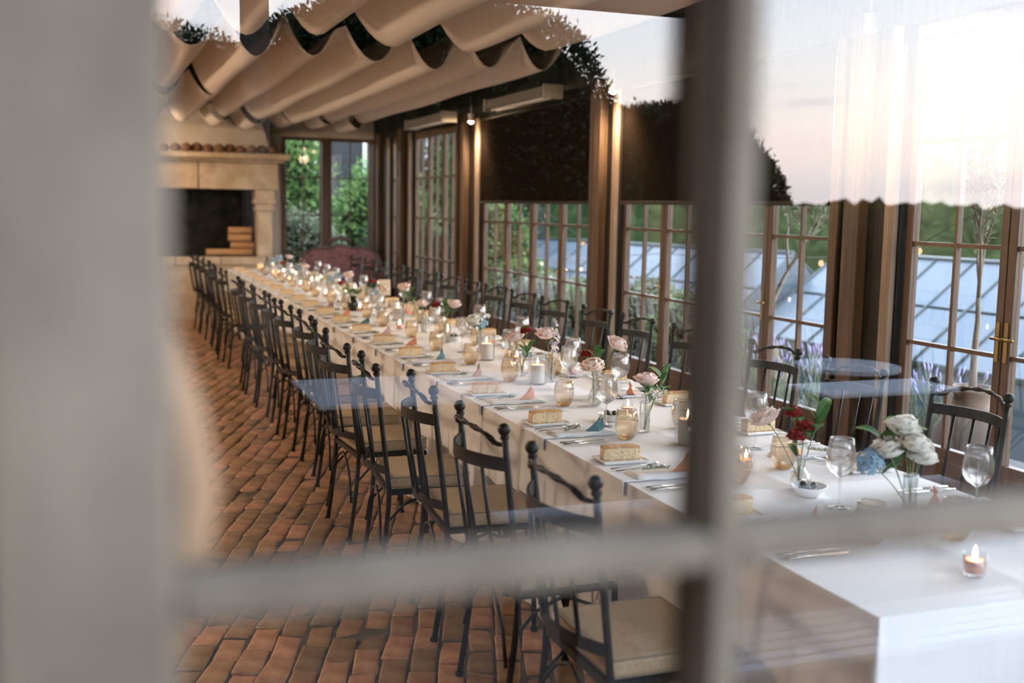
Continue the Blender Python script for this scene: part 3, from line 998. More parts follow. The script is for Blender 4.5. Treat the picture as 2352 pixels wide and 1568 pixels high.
# ---- wrought iron chair, facing +x
def make_chair():
    t = thing('iron_chair', 'x', 'chair')
    w = 0.222
    def back_x(z):
        return -0.168 - 0.060 * max(0.0, (z - 0.45)) / 0.55 - (0.05 * ((0.45 - z) / 0.45) ** 1.5 if z < 0.45 else 0)
    for s in (-1, 1):
        zs = [0.0, 0.12, 0.25, 0.38, 0.45, 0.6, 0.75, 0.9, 0.98]
        p = MB().tube([(back_x(z), s * w, z) for z in zs], 0.0115, 8)
        p.cyl((back_x(0), s * w, 0), 0.016, 0.012, 10)
        po = p.build('back_post', 'iron', t)
        MB().ball((back_x(1.0), s * w, 1.0), 0.021, 12, 9).cyl((back_x(0.975), s * w, 0.967), 0.015, 0.012, 10).build('finial', 'iron', po)
        f = MB().tube([(0.19, s * 0.205, 0.44), (0.195, s * 0.207, 0.22), (0.20, s * 0.21, 0.0)], 0.011, 8)
        f.cyl((0.20, s * 0.21, 0), 0.016, 0.012, 10)
        f.build('leg', 'iron', t)
    # twisted top rail: dips under the finials, then bows up
    pts = []
    for i in range(33):
        u = -1 + 2 * i / 32
        z = 0.948 + 0.046 * (1 - abs(u) ** 2.0) - 0.012 * math.exp(-((abs(u) - 0.84) / 0.10) ** 2)
        x = back_x(0.955) - 0.070 * (1 - u * u)
        pts.append((x, u * w, z))
    MB().tube(pts, 0.0105, 6, ell=0.62, twist=0.55).build('twisted_top_rail', 'iron', t)
    def band(z0, z1, bow):
        vs, fs = [], []
        n = 14
        for i in range(n + 1):
            u = -1 + 2 * i / n
            y = u * w
            b = bow * (1 - u * u)
            for (zz, th) in ((z0, 0), (z1, 0), (z1, 0.008), (z0, 0.008)):
                vs.append((back_x((z0 + z1) / 2) - b - th, y, zz))
        for i in range(n):
            a = i * 4
            for q in range(4):
                fs.append((a + q, a + (q + 1) % 4, a + 4 + (q + 1) % 4, a + 4 + q))
        fs += [(0, 3, 2, 1), (n * 4, n * 4 + 1, n * 4 + 2, n * 4 + 3)]
        return MB().add(vs, fs, False)
    band(0.862, 0.906, 0.085).build('upper_band', 'iron', t)
    band(0.525, 0.560, 0.070).build('lower_band', 'iron', t)
    for u in (-0.62, -0.22, 0.22, 0.62):
        y = u * w
        b0, b1 = 0.070 * (1 - u * u) + 0.004, 0.085 * (1 - u * u) + 0.004
        MB().tube([(back_x(0.54) - b0, y, 0.55), (back_x(0.70) - (b0 + b1) / 2, y, 0.70), (back_x(0.88) - b1, y, 0.868)], 0.0068, 6).build('spindle', 'iron', t)
    fr = MB().box(-0.175, -0.153, -0.21, 0.21, 0.425, 0.447).box(0.168, 0.19, -0.21, 0.21, 0.425, 0.447).box(-0.153, 0.168, -0.21, -0.19, 0.425, 0.447).box(-0.153, 0.168, 0.19, 0.21, 0.425, 0.447)
    fr.box(-0.153, 0.168, -0.19, 0.19, 0.436, 0.446)
    fr.build('seat_frame', 'iron', t)
    for s in (-1, 1):
        # arched braces under the seat, one at each leg pair
        MB().tube([(0.197, s * 0.206, 0.20), (0.16, s * 0.206, 0.31), (0.10, s * 0.206, 0.38), (0.0, s * 0.206, 0.42), (-0.10, s * 0.21, 0.38), (-0.17, s * 0.215, 0.31), (-0.195, s * 0.22, 0.22)], 0.0065, 6).build('arched_brace', 'iron', t)
    MB().tube([(0.197, -0.205, 0.20), (0.196, -0.16, 0.31), (0.195, -0.08, 0.39), (0.194, 0.0, 0.42), (0.195, 0.08, 0.39), (0.196, 0.16, 0.31), (0.197, 0.205, 0.20)], 0.0065, 6).build('arched_brace', 'iron', t)
    MB().tube([(-0.205, -0.215, 0.20), (-0.198, -0.16, 0.31), (-0.193, -0.08, 0.39), (-0.19, 0.0, 0.42), (-0.193, 0.08, 0.39), (-0.198, 0.16, 0.31), (-0.205, 0.215, 0.20)], 0.0065, 6).build('arched_brace', 'iron', t)
    c = MB().box(-0.158, 0.205, -0.205, 0.205, 0.448, 0.508, 0.016)
    co = c.build('cushion', 'linen_seat', t)
    pp = MB()
    for z in (0.453, 0.503):
        pp.tube([(-0.153, -0.204, z), (0.200, -0.204, z), (0.204, -0.200, z), (0.204, 0.200, z), (0.200, 0.204, z), (-0.153, 0.204, z), (-0.157, 0.200, z), (-0.157, -0.200, z), (-0.153, -0.204, z)], 0.0028, 5)
    pp.build('piping', 'piping', co)
    return t
P_chair = Proto(make_chair())
CH_L = [2.77, 3.49, 4.25, 4.89, 5.66, 6.36, 7.08, 7.82, 8.42, 9.15, 9.85, 10.50, 11.95, 12.60, 13.30, 14.00, 14.72, 15.45]
CH_R = [2.78, 3.55, 4.24, 4.95, 5.80, 6.50, 7.11, 7.90, 8.60, 9.30, 10.0, 10.7, 11.4, 12.1, 12.8, 13.5, 14.2, 14.9]
rc = random.Random(3)
for i, y in enumerate(CH_L):
    P_chair.put((1.428 + (-0.07 if i in (3, 4) else rc.uniform(-0.03, 0.02)), y, 0.0), rc.uniform(-0.08, 0.08), 'black iron chair with linen cushion on the left of the table, %s from the window' % nth(i), 'iron chairs along the banquet table')
for i, y in enumerate(CH_R):
    P_chair.put((3.055 + rc.uniform(-0.02, 0.03), y, 0.0), PI + rc.uniform(-0.08, 0.08), 'black iron chair on the glazed door side of the table, %s from the window' % nth(i), 'iron chairs along the banquet table')

# ---- carved settee by the end window
st = thing('settee', 'crimson brocade settee with carved dark crest by the end window', 'settee', (3.43, 16.50, 0), 0.0)
def top(u):
    return 1.00 - 0.045 * math.cos(u * PI * 2.0) * (1 if abs(u) > 0.35 else 1) + 0.13 * math.exp(-(u / 0.22) ** 2) - 0.10 * max(0, abs(u) - 0.86) / 0.14
pl = [(-0.60, 0.42)] + [(0.60 * u, top(u)) for u in [-1 + i / 12 for i in range(25)]] + [(0.60, 0.42)]
bk = MB().prism(pl, 0.22, 0.30, 'y').build('backrest', 'sofa', st)
rim = [(0.60 * u, 0.25, top(u) + 0.012) for u in [-1 + i / 20 for i in range(41)]]
MB().tube(rim, 0.024, 8).build('back_rim', 'mahogany', bk)
cr = MB()
for i in range(9):
    u = -0.13 + 0.26 * i / 8
    cr.ball((u, 0.25, 1.155 + 0.05 * math.cos(u * 10)), 0.028, 8, 6, (1, 0.7, 1.2))
cr.tube([(-0.18, 0.25, 1.12), (-0.14, 0.25, 1.17), (-0.08, 0.25, 1.19), (0, 0.25, 1.24), (0.08, 0.25, 1.19), (0.14, 0.25, 1.17), (0.18, 0.25, 1.12)], 0.016, 8)
cr.build('carved_crest', 'mahogany', bk)
MB().box(-0.58, 0.58, -0.30, 0.24, 0.30, 0.38, 0.015).build('seat_rail', 'mahogany', st)
MB().box(-0.56, 0.56, -0.29, 0.215, 0.382, 0.48, 0.035).build('seat_cushion', 'sofa', st)
for s in (-1, 1):
    MB().prism([(-0.28, 0.482), (0.21, 0.482), (0.21, 0.94), (0.10, 0.80), (-0.10, 0.68), (-0.28, 0.66)], s * 0.53, s * 0.61, 'x').build('arm', 'sofa', st)
    MB().tube([(s * 0.57, 0.23, 0.95), (s * 0.57, 0.10, 0.815), (s * 0.57, -0.10, 0.70), (s * 0.58, -0.27, 0.68), (s * 0.585, -0.31, 0.63), (s * 0.57, -0.29, 0.48)], 0.022, 8).build('arm_rail', 'mahogany', st)
    for y in (-0.26, 0.20):
        MB().tube([(s * 0.53, y, 0.31), (s * 0.55, y * 1.06, 0.20), (s * 0.53, y, 0.08), (s * 0.55, y * 1.08, 0.0)], [0.03, 0.026, 0.016, 0.02], 8).build('leg', 'mahogany', st)

# ================================================================== table settings
ZT = TZ + 0.0026

# ---- prototypes
def proto_plate():
    t = thing('bread_plate', 'x', 'plate')
    MB().box(-0.088, 0.088, -0.060, 0.060, 0.0, 0.007, 0.003).build('plate_base', 'plate', t)
    r = MB().box(-0.092, 0.092, -0.064, -0.058, 0.005, 0.012, 0.002).box(-0.092, 0.092, 0.058, 0.064, 0.005, 0.012, 0.002).box(-0.092, -0.086, -0.058, 0.058, 0.005, 0.012, 0.002).box(0.086, 0.092, -0.058, 0.058, 0.005, 0.012, 0.002)
    r.build('rim', 'plate', t)
    return t
def proto_bread():
    t = thing('bread_slice', 'x', 'bread')
    # loaf-end profile along y, swollen at the top, swept along x with a little waver
    prof = [(-0.024, 0.0), (0.024, 0.0), (0.026, 0.020), (0.027, 0.043), (0.020, 0.050), (-0.020, 0.050), (-0.027, 0.043), (-0.026, 0.020)]
    n = 9
    def sweep(pr, x0, x1, amp):
        vs, fs = [], []
        k = len(pr)
        for i in range(n + 1):
            x = x0 + (x1 - x0) * i / n
            e = 0.93 if i in (0, n) else 1.0
            for j, (y, z) in enumerate(pr):
                vs.append((x, y * e + amp * math.sin(i * 2.1 + j), z * (e if z > 0.01 else 1) + (amp * math.sin(i * 1.7 + j * 0.9) if z > 0.01 else 0)))
        for i in range(n):
            for j in range(k):
                a, b = i * k + j, i * k + (j + 1) % k
                fs.append((a, b, b + k, a + k))
        fs += [tuple(reversed(range(k))), tuple(range(n * k, n * k + k))]
        return MB().add(vs, fs, False)
    sweep(prof, -0.070, 0.070, 0.0012).build('crumb', 'crumb', t)
    cap = [(-0.0272, 0.0445), (0.0272, 0.0445), (0.0222, 0.0508), (0.012, 0.0535), (-0.012, 0.0535), (-0.0222, 0.0508)]
    sweep(cap, -0.071, 0.071, 0.0010).build('top_crust', 'crust', t)
    MB().box(-0.0705, 0.0705, -0.0248, 0.0248, -0.0006, 0.004).build('bottom_crust', 'crust', t)
    return t
def proto_knife():
    t = thing('table_knife', 'x', 'knife')
    MB().tube([(-0.105, 0, 0.006), (-0.06, 0, 0.006), (0.0, 0, 0.006)], [0.0052, 0.0058, 0.0042], 8, ell=0.7).build('handle', 'steel', t)
    MB().prism([(0.0, -0.005), (0.06, -0.009), (0.095, -0.009), (0.108, 0.0), (0.10, 0.007), (0.0, 0.006)], 0.0052, 0.0068).build('blade', 'steel', t)
    return t
def proto_fork():
    t = thing('table_fork', 'x', 'fork')
    MB().tube([(-0.10, 0, 0.004), (-0.04, 0, 0.007), (0.02, 0, 0.011), (0.04, 0, 0.008)], [0.0048, 0.0042, 0.0030, 0.0035], 8, ell=0.55).build('handle', 'steel', t)
    h = MB().prism([(0.035, -0.004), (0.045, -0.011), (0.058, -0.011), (0.058, 0.011), (0.045, 0.011), (0.035, 0.004)], 0.0060, 0.0078)
    for y in (-0.0092, -0.0031, 0.0031, 0.0092):
        h.tube([(0.057, y, 0.007), (0.08, y, 0.0105), (0.098, y, 0.0165)], [0.0019, 0.0017, 0.0009], 5)
    h.build('tines', 'steel', t)
    return t
def proto_napkin():
    t = thing('napkin', 'x', 'napkin')
    ys = (-0.055, 0.055)
    for k, (a, b, z0) in enumerate(((0.004, 0.30, 0.0), (0.012, 0.29, 0.005))):
        vs, fs = [], []
        n = 12
        for i in range(n + 1):
            x = a + (b - a) * i / n
            for y in ys:
                vs += [(x, y + 0.002 * math.sin(i * 0.9), z0 + 0.0015 * math.sin(i * 1.3 + y * 20) + 0.0015), (x, y + 0.002 * math.sin(i * 0.9), z0 + 0.0015 * math.sin(i * 1.3 + y * 20) + 0.0055)]
        for i in range(n):
            o = i * 4
            fs += [(o + 1, o + 3, o + 7, o + 5), (o, o + 4, o + 6, o + 2), (o, o + 1, o + 5, o + 4), (o + 2, o + 6, o + 7, o + 3)]
        fs += [(0, 2, 3, 1), (n * 4, n * 4 + 1, n * 4 + 3, n * 4 + 2)]
        MB().add(vs, fs, True).build('fold', 'napkin', t)
    # the tail hanging over the table edge
    MB().box(-0.050, -0.045, -0.05, 0.05, -0.045, 0.003, 0.002).box(-0.047, 0.010, -0.05, 0.05, 0.0005, 0.004, 0.001).build('overhang', 'napkin', t)
    return t
def proto_paper(mat):
    t = thing('paper_ornament', 'x', 'ornament')
    # pointed folded paper: two wings about a ridge and a tail
    vs = [(-0.035, 0, 0.0), (0.02, -0.026, 0.0), (0.02, 0.026, 0.0), (0.012, 0, 0.030), (0.055, 0.004, 0.052), (0.05, -0.020, 0.008), (0.05, 0.024, 0.008), (0.0, 0.0, -0.0)]
    fs = [(0, 1, 3), (0, 3, 2), (1, 5, 3), (3, 6, 2), (3, 5, 4), (3, 4, 6), (0, 2, 1), (1, 2, 6, 5), (4, 5, 6)]
    MB().add(vs, fs).build('folded_body', mat, t)
    MB().add([(0.018, -0.002, 0.028), (0.03, -0.012, 0.046), (0.045, -0.004, 0.072), (0.034, 0.006, 0.046), (0.026, 0.0, 0.030)], [(0, 1, 4), (1, 2, 4), (2, 3, 4), (3, 0, 4)]).build('pointed_tail', mat, t)
    return t
def proto_sprig():
    t = thing('herb_sprig', 'x', 'sprig')
    MB().tube([(-0.05, 0, 0.004), (0.0, 0.006, 0.010), (0.045, 0.0, 0.014)], 0.0014, 5).build('stem', 'stem', t)
    r = random.Random(5)
    pts, nr = [], []
    for i in range(46):
        u = i / 45
        pts.append((-0.05 + 0.095 * u, 0.006 * math.sin(u * 3), 0.006 + 0.008 * u))
        a = i * 2.4
        nr.append((0.6, math.cos(a), abs(math.sin(a)) * 0.8 + 0.1))
    leaves('needles', np.array(pts), np.array(nr), 0.018, 'sage', t, 0.22, 0, 0.25)
    return t
def proto_tumbler():
    t = thing('amber_tumbler', 'x', 'tumbler')
    out = [(0.030, 0.004), (0.037, 0.016), (0.0445, 0.038), (0.0475, 0.060), (0.0465, 0.085), (0.043, 0.108), (0.040, 0.124)]
    inn = [(0.0385, 0.124), (0.0415, 0.108), (0.045, 0.085), (0.046, 0.060), (0.043, 0.038), (0.035, 0.019), (0.0, 0.016)]
    MB().lathe([(0.0, 0.0), (0.026, 0.0)] + out + inn, 48, ribs=16, rib_amp=0.035, rib_z=(0.012, 0.100)).build('glass_wall', 'amber', t)
    MB().lathe([(0.0, 0.002), (0.028, 0.002), (0.034, 0.014), (0.030, 0.0155), (0.0, 0.0155)], 32, ribs=16, rib_amp=0.05).build('thick_base', 'amber_base', t)
    MB().lathe([(0.0, 0.0185), (0.034, 0.0205), (0.0420, 0.039), (0.0448, 0.060), (0.0447, 0.0755), (0.0, 0.0755)], 32).build('water', 'water', t)
    return t
def proto_wine():
    t = thing('wine_glass', 'x', 'wine glass')
    b = [(0.004, 0.098), (0.014, 0.104), (0.032, 0.116), (0.044, 0.134), (0.0475, 0.152), (0.046, 0.178), (0.041, 0.205), (0.0375, 0.226)]
    i = [(0.0362, 0.226), (0.0397, 0.205), (0.0447, 0.178), (0.0462, 0.152), (0.0427, 0.135), (0.031, 0.119), (0.0, 0.108)]
    MB().lathe(b + i, 32).build('bowl', 'clear', t)
    MB().lathe([(0.0075, 0.006), (0.0042, 0.016), (0.0034, 0.05), (0.004, 0.09), (0.006, 0.099)], 14).build('stem', 'clear', t)
    MB().lathe([(0.0, 0.0), (0.035, 0.0), (0.036, 0.0018), (0.02, 0.0038), (0.008, 0.0065), (0.0, 0.0065)], 28).build('foot', 'clear', t)
    return t
def proto_vase(kind):
    t = thing('bud_vase', 'x', 'vase')
    if kind == 0:      # bulb with narrow neck and flared lip
        o = [(0.018, 0.0), (0.028, 0.008), (0.033, 0.028), (0.030, 0.050), (0.019, 0.078), (0.0135, 0.098), (0.014, 0.115), (0.021, 0.132)]
        ribs = 14
    elif kind == 1:    # plain slim cylinder
        o = [(0.021, 0.0), (0.0225, 0.004), (0.0225, 0.06), (0.0225, 0.115), (0.024, 0.13)]
        ribs = 0
    else:              # small flask
        o = [(0.024, 0.0), (0.034, 0.012), (0.036, 0.03), (0.026, 0.056), (0.014, 0.075), (0.013, 0.10), (0.018, 0.112)]
        ribs = 0
    i = [(max(r - 0.0016, 0.0), z) for r, z in reversed(o[1:])] + [(0.0, 0.008)]
    MB().lathe([(0.0, 0.0)] + o + i, 28, ribs=ribs, rib_amp=0.03 if ribs else 0, rib_z=(0.01, 0.09)).build('glass_body', 'vase_glass', t)
    wl = 0.055 if kind != 1 else 0.075
    w = [(max(r - 0.0024, 0.001), z) for r, z in o[1:] if z < wl]
    MB().lathe([(0.0, 0.009)] + [(r, max(z, 0.0095)) for r, z in w] + [(w[-1][0] * 0.98, wl), (0.0, wl)], 24).build('water', 'water', t)
    return t
def candle_light(t, z):
    l = bpy.data.lights.new('flame_light', 'POINT')
    l.energy = 0.014
    l.color = (1.0, 0.60, 0.30)
    l.shadow_soft_size = 0.006
    o = bpy.data.objects.new('flame_light', l)
    C.objects.link(o)
    o.parent = t
    o.location = (0, 0, z)
def proto_pillar():
    t = thing('pillar_candle', 'x', 'candle')
    MB().lathe([(0.0, 0.0042), (0.0365, 0.0042), (0.0375, 0.010), (0.0375, 0.098), (0.036, 0.104), (0.030, 0.101), (0.012, 0.097), (0.0, 0.096)], 28).build('wax', 'wax', t)
    MB().tube([(0, 0, 0.095), (0.001, 0, 0.110)], 0.0012, 5).build('wick', 'wick', t)
    MB().lathe([(0.0, 0.106), (0.004, 0.109), (0.0058, 0.117), (0.0045, 0.127), (0.002, 0.137), (0.0, 0.144)], 12).build('flame', 'flame', t)
    g = thing('candle_cylinder', 'x', 'candle glass')
    MB().lathe([(0.0, 0.0), (0.050, 0.0), (0.051, 0.003), (0.051, 0.165), (0.0515, 0.168), (0.0485, 0.168), (0.0485, 0.004), (0.0, 0.004)], 36).build('glass_wall', 'candle_glass', g)
    candle_light(t, 0.128)
    return t, g
def proto_votive():
    t = thing('votive_candle', 'x', 'candle')
    MB().lathe([(0.0, 0.0), (0.024, 0.0), (0.0275, 0.008), (0.0315, 0.062), (0.0295, 0.062), (0.0258, 0.011), (0.0, 0.010)], 26).build('glass_cup', 'candle_glass', t)
    MB().lathe([(0.0, 0.0115), (0.0240, 0.0115), (0.0278, 0.045), (0.020, 0.043), (0.0, 0.0425)], 24).build('wax', 'votive_wax', t)
    MB().tube([(0, 0, 0.042), (0.0005, 0, 0.050)], 0.001, 5).build('wick', 'wick', t)
    MB().lathe([(0.0, 0.047), (0.0042, 0.050), (0.0058, 0.058), (0.0045, 0.067), (0.002, 0.076), (0.0, 0.082)], 12).build('flame', 'flame', t)
    candle_light(t, 0.066)
    return t
M['votive_wax'] = pbr('blush_candle_wax', (0.85, 0.46, 0.34), 0.5, sub=0.2)
def proto_dish():
    t = thing('olive_dish', 'x', 'dish')
    o = [(0.0, 0.0), (0.030, 0.0), (0.034, 0.004), (0.055, 0.026), (0.062, 0.036)]
    i = [(0.060, 0.036), (0.052, 0.028), (0.032, 0.008), (0.0, 0.006)]
    MB().lathe(o + i, 32).build('bowl', 'plate', t)
    return t

P_plate, P_bread, P_knife, P_fork, P_nap = Proto(proto_plate()), Proto(proto_bread()), Proto(proto_knife()), Proto(proto_fork()), Proto(proto_napkin())
P_paper = [Proto(proto_paper(m)) for m in ('terracotta_paper', 'teal_paper', 'mauve_paper')]
paper_name = ['terracotta', 'teal', 'mauve']
P_sprig, P_tum, P_wine = Proto(proto_sprig()), Proto(proto_tumbler()), Proto(proto_wine())
P_vase = [Proto(proto_vase(k)) for k in range(3)]
_pc, _pg = proto_pillar()
P_pillar, P_jar = Proto(_pc), Proto(_pg)
P_vot, P_dish = Proto(proto_votive()), Proto(proto_dish())

PL = [2.67, 3.45, 4.20, 5.00, 5.76, 6.47, 7.17, 7.86, 8.57, 9.28, 10.0, 10.66, 11.38, 12.10, 12.82, 13.54, 14.26, 14.98, 15.68]
PR = [2.80, 3.57, 4.28, 5.00, 5.72, 6.45, 7.16, 7.88, 8.60, 9.31, 10.0, 10.7, 11.4, 12.1, 12.8, 13.5, 14.2, 14.9]
rs = random.Random(21)
def setting(side, i, y):
    left = side == 'left'
    ex, rz = (TX0, 0.0) if left else (TX1, PI)
    s = 1 if left else -1
    sd = 'left' if left else 'glazed door'
    where = 'of the %s place from the window, %s side' % (nth(i), sd)
    def at(lx, ly, z=0.0):
        return (ex + s * lx, y + s * ly, ZT + z)
    a = lambda k: rz + rs.uniform(-k, k)
    P_plate.put(at(0.125, 0.250), a(0.06), 'small white rectangular bread plate ' + where, 'bread plates')
    P_bread.put(at(0.122, 0.250, 0.0078), a(0.10), 'toasted bread slice on the plate ' + where, 'bread slices')
    P_nap.put(at(0.035, -0.010), a(0.03), 'folded white napkin ' + where, 'napkins')
    if y < 11.6:
        P_knife.put(at(0.125, -0.165), a(0.03), 'steel knife nearer the napkin ' + where, 'knives')
        P_knife.put(at(0.125, -0.200), a(0.03), 'outer steel knife ' + where, 'knives')
        P_fork.put(at(0.125, 0.125), a(0.03), 'outer steel fork ' + where, 'forks')
        P_fork.put(at(0.130, 0.085), a(0.03), 'steel fork nearer the napkin ' + where, 'forks')
    if y < 10.2:
        k = [0, 0, 1, 0, 2, 1, 0, 2, 1, 0, 2, 1][i % 12]
        P_paper[k].put(at(0.235, 0.000, 0.0125), rz + 0.5 + rs.uniform(-0.4, 0.4), '%s paper ornament ' % paper_name[k] + where, 'paper ornaments')
        P_sprig.put(at(0.150, 0.010, 0.0125), rz + rs.uniform(-0.5, 0.5), 'green herb sprig ' + where, 'herb sprigs')
for i, y in enumerate(PL):
    setting('left', i, y)
for i, y in enumerate(PR):
    setting('right', i, y)

# ---- tumblers and wine glasses: placed along both sides, in order from the window
tl = [(2.05, 2.54), (2.06, 3.27), (2.02, 4.06), (2.07, 4.84), (2.08, 5.62), (2.08, 6.30), (2.06, 6.97), (2.09, 7.70), (2.07, 8.48), (2.10, 9.18)] + [(2.07 + rs.uniform(-0.03, 0.03), 9.9 + 0.72 * k) for k in range(9)]
tr = [(2.32, 2.50), (2.35, 3.42), (2.36, 4.20), (2.33, 4.92), (2.42, 5.80), (2.42, 6.55), (2.42, 7.2)] + [(2.40 + rs.uniform(-0.03, 0.03), 7.95 + 0.72 * k) for k in range(11)]
for i, (x, y) in enumerate(tl):
    P_tum.put((x, y, ZT), rs.uniform(0, 6), 'amber ribbed tumbler of water, %s from the window on the left side' % nth(i), 'amber tumblers')
for i, (x, y) in enumerate(tr):
    P_tum.put((x, y, ZT), rs.uniform(0, 6), 'amber ribbed tumbler of water, %s from the window on the door side' % nth(i), 'amber tumblers')
wl = [(2.21, 2.90), (2.05, 3.52), (2.05, 4.32), (2.29, 5.30), (2.26, 6.12), (2.20, 6.85), (2.25, 7.65), (2.10, 8.76), (2.20, 9.45)] + [(2.17 + rs.uniform(-0.05, 0.05), 10.2 + 0.72 * k) for k in range(8)]
wr = [(2.55, 2.67), (2.44, 3.75), (2.31, 3.98), (2.43, 4.97), (2.47, 5.66), (2.62, 6.85), (2.41, 7.12), (2.62, 7.74), (2.52, 8.4), (2.60, 9.10)] + [(2.56 + rs.uniform(-0.05, 0.05), 9.8 + 0.72 * k) for k in range(8)]
for i, (x, y) in enumerate(wl):
    P_wine.put((x, y, ZT), rs.uniform(0, 6), 'clear stemmed wine glass, %s from the window in the left file' % nth(i), 'wine glasses')
for i, (x, y) in enumerate(wr):
    P_wine.put((x, y, ZT), rs.uniform(0, 6), 'clear stemmed wine glass, %s from the window in the door-side file' % nth(i), 'wine glasses')

# ---- candles
pc = [(2.215, 3.90), (2.195, 5.50), (2.235, 6.46), (2.30, 8.90), (2.22, 10.6), (2.25, 12.3), (2.24, 13.9), (2.22, 15.4)]
for i, (x, y) in enumerate(pc):
    P_pillar.put((x, y, ZT), i, 'lit ivory pillar candle, %s from the window' % nth(i), 'pillar candles')
    P_jar.put((x, y, ZT), i, 'clear glass cylinder round the %s pillar candle from the window' % nth(i), 'candle cylinders')
vc = [(2.13, 2.22), (2.19, 3.42), (2.245, 4.50), (2.36, 6.25), (2.35, 7.65), (2.12, 8.15), (2.14, 9.62), (2.32, 10.15), (2.14, 11.2), (2.34, 11.7), (2.12, 12.6), (2.34, 13.1), (2.12, 13.4), (2.36, 14.4), (2.12, 14.7), (2.3, 15.0), (2.14, 15.9)]
for i, (x, y) in enumerate(vc):
    P_vot.put((x, y, ZT), i, 'small lit blush votive in clear glass, %s from the window' % nth(i), 'votive candles')
# ---- olives
ol = MB().ball((0, 0, 0.011), 0.011, 10, 8, (1.25, 0.95, 1.0)).mesh('olive', 'olive')
for i, (x, y) in enumerate(((2.125, 4.43), (2.20, 3.05), (2.33, 7.45), (2.1, 10.3))):
    P_dish.put((x, y, ZT), 0, 'small white dish of olives, %s from the window' % nth(i), 'olive dishes')
    for j, (dx, dy, dz) in enumerate(((0.0, 0.0, 0.0075), (0.026, 0.004, 0.010), (-0.026, 0.003, 0.010), (0.002, 0.026, 0.010), (0.003, -0.027, 0.010), (-0.012, 0.013, 0.026), (0.014, -0.010, 0.026))):
        o = link('olive', ol, None, (x + dx, y + dy, ZT + dz), (0, 0, j * 1.1))
        tag(o, 'dark olive in the %s dish from the window' % nth(i), 'olive', 'olives in the %s dish' % nth(i))

# ---- flowers
def petal_mesh(name, mat, L, W, cup, ruffle, nx=6, ny=6, seed=0, curl=0.0):
    vs, fs = [], []
    for i in range(ny + 1):
        v = i / ny
        wv = W * (0.30 + 0.70 * math.sin(min(1.0, v * 1.35) * PI / 2)) * (1.0 if v < 0.8 else math.sqrt(max(0.05, 1 - ((v - 0.8) / 0.22) ** 2)))
        for j in range(nx + 1):
            u = -1 + 2 * j / nx
            x = L * (cup * math.sin(v * PI * 0.85) + curl * v ** 4) - 0.42 * W * u * u * math.sin(min(1, v * 1.3) * PI / 2) + ruffle * math.sin(u * 5 + seed) * v * v
            vs.append((x, u * wv, v * L * (1 - 0.06 * u * u * v)))
    for i in range(ny):
        for j in range(nx):
            a = i * (nx + 1) + j
            fs.append((a, a + 1, a + nx + 2, a + nx + 1))
    return MB().add(vs, fs, True).mesh(name, mat)
ROSE = {}
for c in ('pink', 'peach', 'white_petal', 'red'):
    ROSE[c] = [petal_mesh('petal', c, 0.040, 0.017, 0.10, 0.001, seed=1), petal_mesh('petal', c, 0.045, 0.026, 0.26, 0.002, seed=2, curl=0.08), petal_mesh('petal', c, 0.046, 0.031, 0.34, 0.004, seed=3, curl=0.30)]
FRILL = {c: petal_mesh('petal', c, 0.034, 0.015, 0.10, 0.005, seed=4, curl=0.15) for c in ('red', 'white_petal', 'pink')}
floret_cache = {}
def floret_mesh(c):
    if c not in floret_cache:
        mb = MB()
        for k in range(5):
            a = 2 * PI * k / 5
            ca, sa = math.cos(a), math.sin(a)
            p = [(0, 0, 0), (0.007, -0.005, 0.003), (0.014, -0.003, 0.003), (0.016, 0.0, 0.002), (0.014, 0.003, 0.003), (0.007, 0.005, 0.003)]
            mb.add([(x * ca - y * sa, x * sa + y * ca, z) for x, y, z in p], [(0, 1, 2, 3, 4, 5)])
        mb.ball((0, 0, 0.002), 0.0028, 6, 4)
        floret_cache[c] = mb.mesh('floret', c)
    return floret_cache[c]
LEAFM = None
def big_leaf():
    global LEAFM
    if LEAFM is None:
        vs, fs = [], []
        n = 7
        for i in range(n + 1):
            v = i / n
            w = 0.016 * math.sin(PI * min(0.98, v * 0.92 + 0.04)) ** 0.8
            x = 0.075 * v
            z = 0.018 * math.sin(v * 2.4)
            vs += [(x, -w, z + 0.3 * w), (x, 0, z), (x, w, z + 0.3 * w)]
        for i in range(n):
            a = i * 3
            fs += [(a, a + 1, a + 4, a + 3), (a + 1, a + 2, a + 5, a + 4)]
        LEAFM = MB().add(vs, fs, True).mesh('leaf', 'leaf')
    return LEAFM
cname = {'pink': 'blush pink', 'peach': 'peach', 'white_petal': 'cream white', 'red': 'crimson', 'blue': 'pale blue', 'lilac': 'lilac white'}
